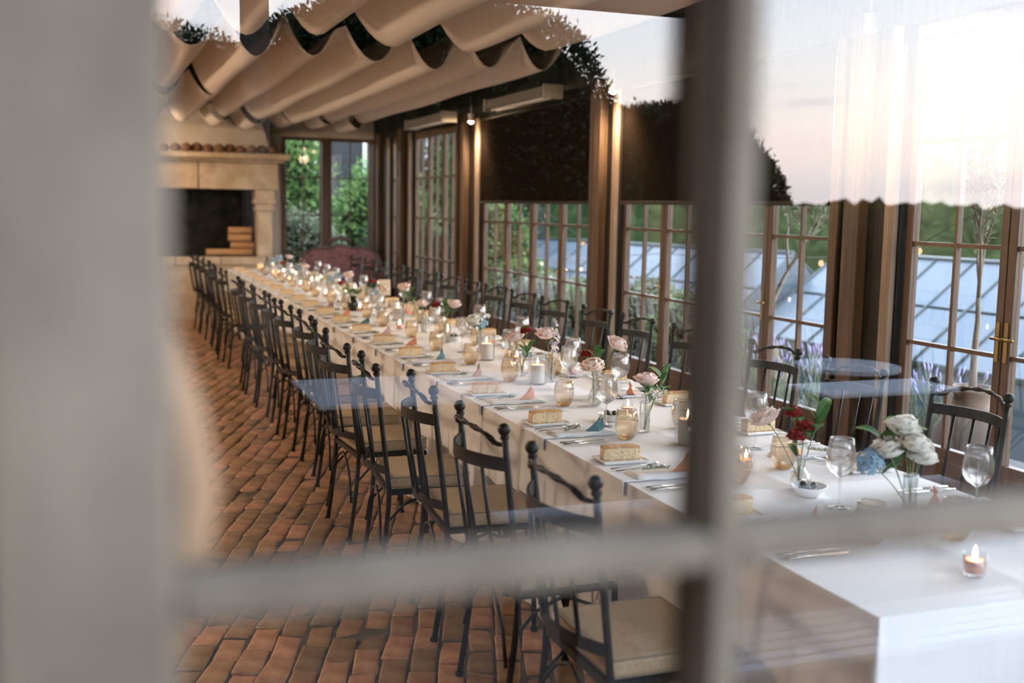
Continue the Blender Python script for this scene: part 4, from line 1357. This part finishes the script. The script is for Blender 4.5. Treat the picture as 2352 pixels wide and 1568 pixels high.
def flower(kind, col, base, top, label, nleaf=2, sc=1.0, detail=True):
    """a cut stem standing in a vase at base, its bloom at top"""
    base, top = Vector(base), Vector(top)
    rr = random.Random(int(base.y * 1000 + top.x * 777 + top.z * 99))
    nm = {'rose': 'rose', 'carnation': 'carnation', 'spire': 'delphinium_stem', 'hydrangea': 'hydrangea', 'spray': 'daisy_spray', 'foliage': 'foliage_sprig'}[kind]
    t = thing(nm, label, 'flower' if kind != 'foliage' else 'foliage', base, 0, 'cut flowers on the table')
    d = top - base
    mid = Vector((d.x * 0.35, d.y * 0.35, d.z * 0.55))
    pts = []
    for i in range(9):
        u = i / 8
        pts.append(mid * (2 * u * (1 - u)) + d * (u * u))
    MB().tube(pts, 0.0018, 6).build('stem', 'stem', t)
    ax = (pts[-1] - pts[-2]).normalized()
    tilt = ax.lerp(Vector((rr.uniform(-0.5, 0.1), -0.55, 0.55)), 0.45 if kind in ('rose', 'carnation') else 0.1).normalized()
    q = Vector((0, 0, 1)).rotation_difference(tilt)
    def put(me, name, ang, lean, off, scale):
        r = q.to_matrix() @ Matrix.Rotation(ang, 3, 'Z') @ Matrix.Rotation(lean, 3, 'Y')
        o = link(name, me, t, d + q @ Vector(off), r.to_euler(), scale)
        return o
    if kind == 'rose':
        rings = ((4, 0, -0.08, 0.005), (5, 1, 0.06, 0.006), (5, 2, 0.26, 0.007), (5, 2, 0.62, 0.007)) if detail else ((4, 1, 0.05, 0.004), (5, 2, 0.45, 0.006))
        for (n, k, lean, rad) in rings:
            for i in range(n):
                a = 2 * PI * i / n + lean * 2.3 + rr.uniform(-0.2, 0.2)
                put(ROSE[col][k], 'petal', a, lean + rr.uniform(-0.12, 0.12), (rad * math.cos(a), rad * math.sin(a), -0.012), sc * 1.22 * rr.uniform(0.92, 1.08))
        MB().ball(tuple(d - tilt * 0.012), 0.007, 8, 6).build('calyx', 'stem', t)
    elif kind == 'carnation':
        mb = MB()
        n = 26 if detail else 14
        for i in range(n):
            a = i * 2.4
            put(FRILL[col], 'petal', a, 0.1 + 1.15 * (i / n) + rr.uniform(-0.1, 0.1), (0, 0, -0.008), sc * 1.15 * rr.uniform(0.85, 1.05))
        MB().ball(tuple(d - tilt * 0.012), 0.008, 8, 6).build('calyx', 'stem', t)
    elif kind == 'spire':
        for i in range(11):
            u = 0.50 + 0.5 * i / 10
            p = mid * (2 * u * (1 - u)) + d * (u * u)
            a = i * 2.4
            r = Euler((rr.uniform(0.6, 1.3), 0, a))
            link('floret', floret_mesh(col if i % 3 else 'white_petal'), t, p + Vector((0.012 * math.sin(a), -0.012 * math.cos(a), 0)), r, sc * (1.25 - 0.5 * (i / 10)))
    elif kind == 'hydrangea':
        for i in range(44 if detail else 18):
            z = 1 - 1.6 * (i + 0.5) / (44 if detail else 18)
            a = i * 2.4
            s_ = math.sqrt(max(0, 1 - z * z))
            v = Vector((s_ * math.cos(a), s_ * math.sin(a), z))
            link('floret', floret_mesh(col), t, d + v * rr.uniform(0.026, 0.042) * sc, Vector((0, 0, 1)).rotation_difference((v + Vector((rr.uniform(-0.5, 0.5), rr.uniform(-0.5, 0.5), rr.uniform(-0.5, 0.5)))).normalized()).to_euler(), sc * rr.uniform(0.9, 1.25))
    elif kind == 'spray':
        for i in range(6):
            a = i * 1.05
            v = Vector((0.028 * math.cos(a), 0.028 * math.sin(a), 0.012 * math.sin(i * 2)))
            link('floret', floret_mesh(col), t, d + v, (rr.uniform(0.3, 0.9), rr.uniform(-0.3, 0.3), a), sc * 1.25)
            MB().tube([d * 0.82, d + v], 0.001, 5).build('side_stem', 'stem', t)
            MB().ball(tuple(d + v + Vector((0, 0, 0.003))), 0.0045, 6, 5).build('centre', 'yellow', t)
    for i in range(nleaf):
        u = 0.55 + 0.42 * i / max(1, nleaf - 1) if nleaf > 1 else 0.75
        p = mid * (2 * u * (1 - u)) + d * (u * u)
        link('leaf', big_leaf(), t, p, (rr.uniform(-0.4, 0.4), rr.uniform(-0.9, -0.1), rr.uniform(0, 6.28) if kind != 'foliage' else i * 2.2), sc * rr.uniform(0.8, 1.2) * (1.15 if kind == 'foliage' else 1.0))
    return t

arr = [  # vase kind, (x, y), flowers: kind, colour, bloom offset, leaves
    (1, (2.37, 2.76), [('rose', 'white_petal', (0.0, 0.05, 0.26), 1), ('rose', 'white_petal', (0.05, 0.02, 0.17), 0), ('rose', 'white_petal', (-0.05, 0.05, 0.19), 0), ('foliage', 'pink', (0.07, 0.10, 0.26), 8), ('foliage', 'pink', (-0.04, 0.10, 0.24), 6), ('rose', 'white_petal', (0.01, 0.0, 0.215), 0), ('hydrangea', 'blue', (-0.11, 0.06, 0.16), 1)]),
    (2, (2.23, 3.14), [('carnation', 'red', (0.03, 0.10, 0.235), 2), ('carnation', 'red', (0.0, 0.04, 0.17), 2), ('carnation', 'red', (0.045, 0.05, 0.20), 1), ('foliage', 'pink', (0.12, 0.06, 0.26), 8), ('rose', 'peach', (-0.01, 0.20, 0.20), 0)]),
    (1, (2.16, 4.17), [('rose', 'pink', (0.03, 0.05, 0.20), 1), ('spray', 'white_petal', (0.02, -0.02, 0.165), 1), ('spray', 'white_petal', (0.07, 0.02, 0.165), 1), ('foliage', 'pink', (0.15, 0.10, 0.215), 6)]),
    (0, (2.215, 4.80), [('rose', 'peach', (-0.015, 0.0, 0.185), 0)]),
    (1, (2.345, 5.06), [('rose', 'pink', (0.07, -0.06, 0.26), 1), ('foliage', 'pink', (-0.02, 0.0, 0.22), 6), ('carnation', 'red', (-0.03, 0.06, 0.20), 0)]),
    (1, (2.30, 5.56), [('spire', 'lilac', (0.02, 0.0, 0.34), 0), ('rose', 'pink', (-0.04, 0.0, 0.25), 1), ('spire', 'lilac', (0.06, 0.06, 0.26), 0)]),
    (2, (2.22, 5.80), [('carnation', 'red', (0.03, 0.02, 0.25), 2), ('rose', 'pink', (-0.03, 0.05, 0.20), 2), ('foliage', 'pink', (0.02, -0.04, 0.15), 4)]),
    (1, (2.28, 6.72), [('hydrangea', 'blue', (0.0, 0.0, 0.20), 1), ('rose', 'white_petal', (-0.05, -0.02, 0.21), 1), ('spray', 'white_petal', (0.04, 0.05, 0.24), 1)]),
    (1, (2.26, 7.37), [('rose', 'pink', (0.05, 0.02, 0.25), 1), ('carnation', 'red', (-0.06, 0.08, 0.25), 0), ('foliage', 'pink', (-0.01, 0.04, 0.26), 7)]),
    (1, (2.27, 8.02), [('rose', 'peach', (-0.02, 0.0, 0.20), 1), ('spray', 'white_petal', (-0.08, 0.0, 0.22), 2)]),
    (1, (2.24, 8.55), [('rose', 'peach', (0.02, 0.0, 0.29), 1), ('foliage', 'pink', (0.08, 0.0, 0.28), 5)]),
]
yy, kk = 9.3, 0
pal = [('rose', 'peach'), ('carnation', 'red'), ('rose', 'pink'), ('hydrangea', 'blue'), ('rose', 'white_petal'), ('spray', 'white_petal')]
while yy < 16.0:
    a, b = pal[kk % 6], pal[(kk * 2 + 3) % 6]
    arr.append((kk % 3, (2.24 + 0.05 * math.sin(kk * 2), yy), [(a[0], a[1], (0.03, 0.0, 0.22 + 0.04 * math.sin(kk)), 2), (b[0], b[1], (-0.04, 0.02, 0.19), 1)]))
    yy += 0.62
    kk += 1
vn = ['ribbed bulb-shaped', 'slim cylindrical', 'small round flask']
for i, (vk, (x, y), fl) in enumerate(arr):
    P_vase[vk].put((x, y, ZT), i, '%s clear bud vase, %s vase from the window' % (vn[vk], nth(i)), 'bud vases')
    for j, (k, c, off, nl) in enumerate(fl):
        b = (x + rs.uniform(-0.006, 0.006), y + rs.uniform(-0.006, 0.006), ZT + 0.012)
        hgt = 'highest ' if off[2] == max(f[2][2] for f in fl) and len(fl) > 1 else ''
        nm = {'rose': 'rose', 'carnation': 'carnation', 'spire': 'delphinium stem', 'hydrangea': 'hydrangea head', 'spray': 'daisy spray', 'foliage': 'leafy green sprig'}[k]
        same = [f for f in fl if f[0] == k and f[1] == c]
        od = (nth(same.index(fl[j])) + ' ') if len(same) > 1 else ''
        lab = ('%s%s%s in the %s vase from the window' % (od, (cname[c] + ' ') if k != 'foliage' else '', nm, nth(i)))
        flower(k, c, b, (x + off[0], y + off[1], ZT + off[2]), lab, nl, 1.0, y < 8)

# dark vase with glossy leaves further down the table
dv = thing('dark_vase', 'dark glass vase in the middle of the long table', 'vase', (2.12, 9.80, ZT))
M['dark_glass'] = pbr('black_glass', (0.012, 0.014, 0.010), 0.08)
MB().lathe([(0.0, 0.0), (0.04, 0.0), (0.052, 0.03), (0.05, 0.08), (0.034, 0.11), (0.03, 0.13), (0.027, 0.13), (0.03, 0.11), (0.0, 0.10)], 24).build('body', 'dark_glass', dv)
dl = thing('dark_foliage', 'bunch of dark glossy leaves in the dark vase', 'foliage', (2.12, 9.80, ZT + 0.105))
for i in range(16):
    a = i * 2.4
    e = 0.3 + 0.5 * ((i * 7) % 10) / 10
    v = Vector((0.05 * math.cos(a), 0.05 * math.sin(a), 0.06 * e + 0.02))
    MB().tube([(0, 0, 0), v * 0.6, v], 0.0015, 5).build('stem', 'stem', dl)
    link('leaf', big_leaf(), dl, v, (0, -0.2, a), 1.0)

# table number card on a stand
tc = thing('table_number', 'cream table number card in a slim stand by the settee end', 'card', (2.36, 9.60, ZT), 0.25)
MB().box(-0.030, 0.030, -0.012, 0.012, 0.0, 0.012, 0.003).box(-0.003, 0.003, -0.003, 0.003, 0.012, 0.15).build('stand', 'brass', tc)
cd = MB().box(-0.055, 0.055, -0.0015, 0.0015, 0.15, 0.29).build('number_card', 'card', tc)
fc = bpy.data.curves.new('numeral', 'FONT')
fc.body = '2'
fc.size = 0.085
fc.align_x = 'CENTER'
fc.extrude = 0.0004
fc.materials.append(M['ink'])
_t = bpy.data.objects.new('numeral_text', fc)
C.objects.link(_t)
bpy.context.view_layer.update()
_me = bpy.data.meshes.new_from_object(_t)
bpy.data.objects.remove(_t)
link('numeral', _me, cd, (0, -0.0022, 0.19), (PI / 2, 0, 0))

# ================================================================== outdoors
# terraced ground: level round the house, lower garden beyond the glazed doors
vs, fs = [], []
xs = [-160, -60, -25, -10, -4, 0, 3, 4.5, 5.6, 6.6, 7.2, 7.8, 8.6, 10, 12, 15, 20, 30, 60, 160]
ys = [-160, -60, -30, -15, -10, -7, -4, -2, 0, 2, 4, 6, 8, 10, 12, 14, 16, 18, 20, 24, 30, 60, 160]
for y in ys:
    for x in xs:
        t = min(1, max(0, (x - 6.2) / 1.6)) if y > -1.5 else min(1, max(0, (x - 12) / 8))
        vs.append((x, y, -0.13 - 1.05 * t))
k = len(xs)
for j in range(len(ys) - 1):
    for i in range(k - 1):
        a = j * k + i
        fs.append((a, a + 1, a + 1 + k, a + k))
gm = bpy.data.meshes.new('ground')
gm.from_pydata(vs, [], fs)
gm.materials.append(M['grass'])
ground = struct(link('ground', gm))
terrace = struct(MB().box(-9, 9.0, -9.0, YN - 0.11, -0.10, -0.03).box(XR + 0.31, 6.1, YN - 0.1, 19.5, -0.10, -0.03).box(XL, XR + 0.31, YE + 0.3, 18.6, -0.10, -0.03).build('terrace_floor', 'paving'))

# wooded hills all round the horizon
hv, hf = [], []
na, nr = 900, 12
def hill_deg(az):
    az = az % 360
    pts = [(0, 3.6), (30, 3.8), (40, 3.15), (44, 1.5), (60, 1.2), (90, 0.9), (130, 0.30), (142, 0.60), (150, 0.28), (165, 0.15), (200, 0.7), (260, 1.5), (320, 3.0), (360, 3.6)]
    for (a, h), (b, g) in zip(pts, pts[1:]):
        if a <= az <= b:
            u = (az - a) / (b - a)
            u = u * u * (3 - 2 * u)
            return h + (g - h) * u
    return 1.0
R0, R1 = 48.0, 130.0
for i in range(na):
    az = 360.0 * i / na
    top = R1 * math.tan(math.radians(hill_deg(az))) + 1.7
    for j in range(nr + 1):
        u = j / nr
        r = R0 + (R1 - R0) * u
        z = -1.3 + (top + 1.3) * (u ** 1.15)
        b = 0.55 * math.sin(az * 2.9 + j * 1.7) * math.sin(az * 1.3 + j * 2.9) + 0.35 * math.sin(az * 7.1 + j) + rng.uniform(-0.3, 0.3)
        z += b * min(1, 3 * u) * (0.55 if j == nr else 1.0)
        a = math.radians(az)
        hv.append((r * math.sin(a), r * math.cos(a), z))
for i in range(na):
    for j in range(nr):
        a, b = i * (nr + 1) + j, ((i + 1) % na) * (nr + 1) + j
        hf.append((a, a + 1, b + 1, b))
hm = bpy.data.meshes.new('hills')
hm.from_pydata(hv, [], hf)
hm.polygons.foreach_set('use_smooth', [True] * len(hf))
hm.materials.append(M['forest'])
struct(link('hills', hm))

# ---- clipped hedges
def sup(q, p):
    return q / (np.sum(np.abs(q) ** p, axis=1, keepdims=True) ** (1.0 / p))
def hedge(name, label, c, r, n, size, p=2.6, mat='hedge', core='hedge_core', cat='hedge', aspect=0.42, fray=0.03, droop=0.0):
    t = thing(name, label, cat, (c[0], c[1], 0))
    q = rng.normal(size=(n, 3))
    q /= np.linalg.norm(q, axis=1, keepdims=True)
    e = sup(q, p)
    lump = 1 + 0.035 * np.sin(q[:, :1] * 9 + c[0]) * np.cos(q[:, 2:3] * 8) + np.abs(rng.normal(size=(n, 1))) * fray - 0.055 * rng.random((n, 1))
    pts = e * lump * np.array(r) + np.array([0, 0, c[2]])
    keep = pts[:, 2] > -0.02
    leaves('foliage', pts[keep], q[keep], size, mat, t, aspect, droop)
    mb = MB()  # solid core, the shade between the leaves put into its near-black colour
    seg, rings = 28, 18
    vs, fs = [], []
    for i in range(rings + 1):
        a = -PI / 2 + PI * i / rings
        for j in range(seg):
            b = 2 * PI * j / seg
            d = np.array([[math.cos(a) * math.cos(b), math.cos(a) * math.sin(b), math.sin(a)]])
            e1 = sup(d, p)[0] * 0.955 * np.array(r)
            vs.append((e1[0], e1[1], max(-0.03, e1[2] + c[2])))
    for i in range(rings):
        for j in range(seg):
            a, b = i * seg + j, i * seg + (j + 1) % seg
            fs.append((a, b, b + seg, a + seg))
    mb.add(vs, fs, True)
    me = bpy.data.meshes.new('shaded_core')
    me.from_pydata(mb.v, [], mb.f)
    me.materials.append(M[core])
    link('shaded_core', me, t)
    return t
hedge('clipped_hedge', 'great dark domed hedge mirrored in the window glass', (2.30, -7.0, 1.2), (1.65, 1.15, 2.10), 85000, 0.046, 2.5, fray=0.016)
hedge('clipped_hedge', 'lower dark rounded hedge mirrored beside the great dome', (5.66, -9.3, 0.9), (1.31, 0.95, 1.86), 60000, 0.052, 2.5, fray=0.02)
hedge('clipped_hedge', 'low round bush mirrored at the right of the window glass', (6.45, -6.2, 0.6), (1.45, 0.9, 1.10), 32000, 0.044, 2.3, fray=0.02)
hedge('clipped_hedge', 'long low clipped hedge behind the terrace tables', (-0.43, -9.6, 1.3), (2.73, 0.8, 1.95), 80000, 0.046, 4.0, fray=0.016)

# ---- terrace pergola and tables, seen as reflections
pg = thing('pergola', 'grey timber pergola with tall post over the terrace', 'pergola', (0, -3.3, 0))
for x in (0.585,):
    MB().box(x - 0.05, x + 0.05, -0.05, 0.05, -0.03, 2.555, 0.006).build('post', 'timber_grey', pg)
MB().box(-0.70, 2.66, -0.045, 0.045, 2.557, 2.75, 0.006).build('beam', 'timber_grey', pg)
def terrace_table(loc, lx, ly, label, rnd=False, rz=0.0):
    t = thing('terrace_table', label, 'table', loc, rz, 'terrace tables')
    if rnd:
        MB().cyl((0, 0, 0.712), lx, 0.026, 40).build('tabletop', 'zinc', t)
        MB().tube([(0, 0, 0.02), (0, 0, 0.712)], 0.03, 12).build('pedestal', 'iron', t)
        MB().cyl((0, 0, 0.0), lx * 0.6, 0.02, 30).build('base', 'iron', t)
    else:
        MB().box(-lx, lx, -ly, ly, 0.712, 0.738, 0.006).build('tabletop', 'zinc', t)
        for sx in (-1, 1):
            for sy in (-1, 1):
                MB().box(sx * (lx - 0.06) - 0.02, sx * (lx - 0.06) + 0.02, sy * (ly - 0.06) - 0.02, sy * (ly - 0.06) + 0.02, 0, 0.711).build('leg', 'iron', t)
    return t
terrace_table((1.75, -4.66, -0.03), 0.75, 0.43, 'white rectangular terrace table mirrored across the row of chairs')
terrace_table((2.10, -1.86, -0.03), 0.92, 0.30, 'white terrace table mirrored below the nearest chair')
terrace_table((4.62, -4.85, -0.03), 0.34, 0.34, 'round white terrace table mirrored by the glazed doors', True)
terrace_table((4.20, -4.05, -0.03), 0.46, 0.20, 'small white terrace table mirrored in front of the round one')
bn = thing('slatted_bench', 'pale slatted terrace bench mirrored in the lower right pane', 'bench', (2.22, -1.55, -0.03))
for i in range(6):
    MB().box(-0.75, 0.75, -0.17 + i * 0.06, -0.17 + i * 0.06 + 0.045, 0.42, 0.445, 0.004).build('slat', 'zinc', bn)
for sx in (-1, 1):
    for sy in (-1, 1):
        MB().box(sx * 0.66 - 0.025, sx * 0.66 + 0.025, sy * 0.13 - 0.025, sy * 0.13 + 0.025, 0, 0.419).build('leg', 'zinc', bn)

# ---- glasshouses in the lower garden
def glasshouse(a, b, half, zr, ze, zg, label, npan):
    a, b = Vector((a[0], a[1], 0)), Vector((b[0], b[1], 0))
    L = (b - a).length
    d = (b - a).normalized()
    t = thing('greenhouse', label, 'greenhouse', (a.x, a.y, zg), math.atan2(d.y, d.x))
    zr, ze = zr - zg, ze - zg
    w = L / npan
    sl = math.hypot(half, zr - ze)
    an = math.atan2(zr - ze, half)
    pane = MB().box(0.018, w - 0.018, 0.0, sl / 2 - 0.02, -0.004, 0.004).mesh('roof_pane', 'gh_glass')
    for s in (1, -1):
        for i in range(npan):
            for j in range(2):
                # local x along the ridge, panes slope down to either side
                o = link('roof_pane', pane, t)
                base = Vector((i * w, s * (half - j * half / 2), ze + j * (zr - ze) / 2))
                if s > 0:
                    o.matrix_local = Matrix.Translation(base + Vector((w, 0, 0))) @ Matrix.Rotation(PI, 4, 'Z') @ Matrix.Rotation(an, 4, 'X')
                else:
                    o.matrix_local = Matrix.Translation(base) @ Matrix.Rotation(an, 4, 'X')
        for i in range(npan + 1):
            MB().tube([(i * w, s * half, ze + 0.012), (i * w, 0, zr + 0.012)], 0.018, 6).build('glazing_bar', 'gh_frame', t)
        MB().tube([(0, s * half / 2, (zr + ze) / 2 + 0.015), (L, s * half / 2, (zr + ze) / 2 + 0.015)], 0.012, 6).build('purlin', 'gh_frame', t)
        MB().box(0, L, s * half - 0.03, s * half + 0.03, ze - 0.05, ze).build('gutter', 'gh_frame', t)
        wp = MB().box(0.02, w - 0.02, -0.004, 0.004, 0.02, ze - 0.06).mesh('wall_pane', 'gh_glass')
        for i in range(npan):
            link('wall_pane', wp, t, (i * w, s * half, 0))
            MB().box(i * w - 0.02, i * w + 0.02, s * half - 0.02, s * half + 0.02, 0, ze - 0.05).build('mullion', 'gh_frame', t)
    MB().tube([(0, 0, zr + 0.015), (L, 0, zr + 0.015)], 0.03, 8).build('ridge', 'gh_frame', t)
    for x in (0.0, L):
        MB().add([(x - 0.004, -half, 0.0), (x - 0.004, half, 0.0), (x - 0.004, half, ze), (x - 0.004, 0, zr), (x - 0.004, -half, ze), (x + 0.004, -half, 0.0), (x + 0.004, half, 0.0), (x + 0.004, half, ze), (x + 0.004, 0, zr), (x + 0.004, -half, ze)], [(0, 1, 2, 3, 4), (9, 8, 7, 6, 5), (0, 5, 6, 1), (1, 6, 7, 2), (2, 7, 8, 3), (3, 8, 9, 4), (4, 9, 5, 0)]).build('gable_pane', 'gh_glass', t)
glasshouse((10.65, 7.4), (10.15, 13.6), 1.55, 1.12, 0.02, -1.18, 'nearer blue-grey greenhouse seen through the folding doors', 10)
glasshouse((9.55, 13.9), (8.0, 20.6), 1.45, 1.10, 0.10, -1.18, 'farther pale greenhouse seen through the folding doors', 11)

# ---- olive trees in pots
def olive_tree(x, y, label, hgt, seed, pot=True, zb=-0.03):
    r = random.Random(seed)
    z0 = zb
    if pot:
        p = thing('terracotta_pot', 'tall worn terracotta urn holding the ' + label, 'pot', (x, y, zb), 0, 'terracotta urns')
        MB().lathe([(0.0, 0.0), (0.16, 0.0), (0.20, 0.08), (0.235, 0.22), (0.225, 0.33), (0.17, 0.43), (0.115, 0.49), (0.112, 0.56), (0.135, 0.59), (0.135, 0.62), (0.115, 0.62), (0.10, 0.58), (0.0, 0.57)], 28).build('urn_body', 'pot', p)
        MB().cyl((0, 0, 0.572), 0.095, 0.012, 18).build('soil', 'soil', p)
        z0 = zb + 0.585
    t = thing('olive_tree', label, 'tree', (x, y, z0), 0, 'olive trees outside the doors')
    wood = MB()
    tips, dirs = [], []
    def grow(p, d, L, rad, lev):
        n = 4
        pts = [p]
        for i in range(n):
            d = (d + Vector((r.uniform(-1, 1), r.uniform(-1, 1), r.uniform(-0.5, 0.8))) * 0.16).normalized()
            pts.append(pts[-1] + d * (L / n))
            if lev >= 2:
                for _ in range(9):
                    tips.append(pts[-1] + Vector((r.uniform(-1, 1), r.uniform(-1, 1), r.uniform(-1, 1))) * 0.02)
                    dirs.append(d + Vector((r.uniform(-1, 1), r.uniform(-1, 1), r.uniform(-0.3, 1))) * 0.8)
        wood.tube(pts, [rad * (1 - 0.45 * i / n) for i in range(n + 1)], 6)
        if lev < 4:
            for k in range(3 if lev < 3 else 2):
                nd = (d + Vector((r.uniform(-1, 1), r.uniform(-1, 1), r.uniform(-0.1, 1.0))) * 0.62).normalized()
                grow(pts[-1 - (k % 2)], nd, L * r.uniform(0.58, 0.82), rad * 0.52, lev + 1)
    grow(Vector((0, 0, 0)), Vector((0.05, 0.1, 1)), hgt * 0.36, 0.027, 0)
    wood.build('trunk_and_branches', 'bark', t)
    leaves('foliage', np.array([v[:] for v in tips]), np.array([v[:] for v in dirs]), 0.060, 'olive_leaf', t, 0.17, 0.1, 0.35)
    return t
olive_tree(5.35, 5.70, 'olive tree with pale trunk outside the nearest doors', 1.75, 4)
olive_tree(5.40, 8.2, 'olive tree outside the middle folding doors', 1.9, 9)
olive_tree(5.45, 4.4, 'leafy olive tree at the right edge of the doors', 1.7, 15)

# ---- lavender and low planting along the terrace
def lavender(x, y, label, n, h, seed):
    r = random.Random(seed)
    t = thing('lavender_bush', label, 'lavender', (x, y, -0.03), 0, 'lavender along the terrace')
    st_, sp = MB(), MB()
    for i in range(n):
        a, q = r.uniform(0, 6.28), r.uniform(0, 0.5)
        b = Vector((r.uniform(-0.16, 0.16), r.uniform(-0.2, 0.2), 0))
        e = b + Vector((math.cos(a) * q * 0.5, math.sin(a) * q * 0.6, h * r.uniform(0.7, 1.05)))
        st_.tube([b, (b + e) / 2 + Vector((0, 0, 0.04)), e], 0.0028, 4, False)
        sp.tube([e, e + (e - b).normalized() * 0.03, e + (e - b).normalized() * 0.07], [0.006, 0.010, 0.002], 5)
    st_.build('stems', 'lav_stem', t)['kind'] = 'stuff'
    sp.build('flower_spikes', 'lavender', t)['kind'] = 'stuff'
    q = rng.normal(size=(1600, 3))
    q[:, 2] = np.abs(q[:, 2])
    q /= np.linalg.norm(q, axis=1, keepdims=True)
    p = q * np.array([0.22, 0.28, h * 0.62]) * rng.random((1600, 1)) ** 0.3
    leaves('foliage', p, q + np.array([0, 0, 0.8]), 0.07, 'sage', t, 0.12, 0, 0.3)
for i, (x, y, h) in enumerate(((5.0, 6.75, 0.72), (5.05, 7.65, 0.66), (5.6, 6.2, 0.6), (5.7, 5.0, 0.55))):
    lavender(x, y, ['lavender in flower behind the nearest timber post', 'lavender in flower between the post and the olive tree', 'lavender clump behind the first row, near the post', 'lavender clump beside the nearest urn'][i], 60, h, 40 + i)
sh = [(5.6, 9.8, 0.40, (0.42, 0.42, 0.40), 'shrub', 'green shrub outside the doors, nearest of the low row'), (5.7, 10.95, 0.42, (0.42, 0.42, 0.45), 'sage', 'silver shrub outside the doors in the low row'), (5.6, 12.3, 0.35, (0.45, 0.45, 0.42), 'shrub', 'green shrub by the farther folding doors'), (5.5, 13.6, 0.32, (0.45, 0.5, 0.42), 'sage', 'silver shrub outside the far glazed doors'), (5.7, 15.0, 0.40, (0.5, 0.5, 0.5), 'shrub', 'green shrub outside the far glazed doors'), (6.0, 16.9, 0.8, (0.55, 0.6, 0.95), 'shrub', 'round shrub near the house corner')]
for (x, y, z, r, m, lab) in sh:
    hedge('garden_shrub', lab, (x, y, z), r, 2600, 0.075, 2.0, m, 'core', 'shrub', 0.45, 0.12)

# ---- garden and house beyond the end window
gs = [((2.95, 20.3, 1.9), (0.80, 0.6, 1.45), 'shrub', 6500, 0.12, 'tall light green shrub filling the left half of the end window'), ((2.9, 19.0, 0.85), (0.85, 0.30, 0.62), 'sage', 4200, 0.075, 'low silver-leaved bush under the end window'), ((5.15, 21.2, 1.15), (0.85, 0.6, 1.15), 'shrub', 6000, 0.10, 'rounded green bush in the right half of the end window'), ((5.15, 19.3, 0.55), (0.8, 0.5, 0.75), 'hedge', 4000, 0.08, 'dark low hedge at the foot of the end window'), ((7.6, 22.9, 1.5), (1.3, 0.8, 1.9), 'hedge', 5000, 0.13, 'dark tree mass beside the charcoal house')]
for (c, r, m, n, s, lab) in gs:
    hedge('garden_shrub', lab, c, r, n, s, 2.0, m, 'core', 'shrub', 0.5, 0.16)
hs = thing('house', 'charcoal house with white windows beyond the end window', 'house', (5.6, 25.0, -0.1))
MB().box(-4.5, 4.5, 0, 5, 0, 4.6).build('wall', 'house', hs)
MB().prism([(-4.8, 4.61), (4.8, 4.61), (0, 6.6)], -0.2, 5.2, 'y').build('roof', 'house', hs)
for x, z in ((-1.05, 2.6), (0.35, 2.6), (1.5, 2.6), (-2.4, 2.6), (-1.05, 0.9), (0.35, 0.9)):
    w = MB().box(x - 0.32, x - 0.26, -0.05, -0.001, z - 0.1, z + 1.0).box(x + 0.26, x + 0.32, -0.05, -0.001, z - 0.1, z + 1.0).box(x - 0.26, x + 0.26, -0.05, -0.001, z + 0.94, z + 1.0).box(x - 0.26, x + 0.26, -0.05, -0.001, z - 0.1, z - 0.04).box(x - 0.02, x + 0.02, -0.05, -0.001, z - 0.04, z + 0.94).build('window', 'white_frame', hs)
    MB().box(x - 0.26, x + 0.26, -0.02, -0.002, z - 0.04, z + 0.94).build('pane', 'dark_pane', w)

# ---- strings of little warm bulbs
def string_light(label, pts):
    t = thing('string_light', label, 'string light', (0, 0, 0))
    V = [Vector(p) for p in pts]
    w = MB().tube([v + Vector((0, 0, 0.05)) for v in V], 0.004, 5)
    for v in V:
        w.tube([v + Vector((0, 0, 0.05)), v + Vector((0, 0, 0.02))], 0.008, 6)
    w.build('cable', 'iron', t)
    for v in V:
        MB().ball(v, 0.024, 8, 6, (1, 1, 1.2)).build('bulb', 'fairy', t)
string_light('string of warm bulbs outside the folding doors', [(6.0, 6.3, 1.75), (6.0, 7.05, 1.42), (6.0, 8.3, 1.26), (6.0, 9.05, 1.22), (6.0, 10.2, 1.17), (6.0, 11.2, 1.17), (6.0, 12.36, 1.09), (6.0, 13.5, 1.25), (6.0, 14.8, 1.6)])
string_light('pair of warm bulbs in the shrub beyond the end window', [(3.25, 18.85, 2.62), (3.41, 18.85, 2.58), (3.62, 18.85, 2.60)])
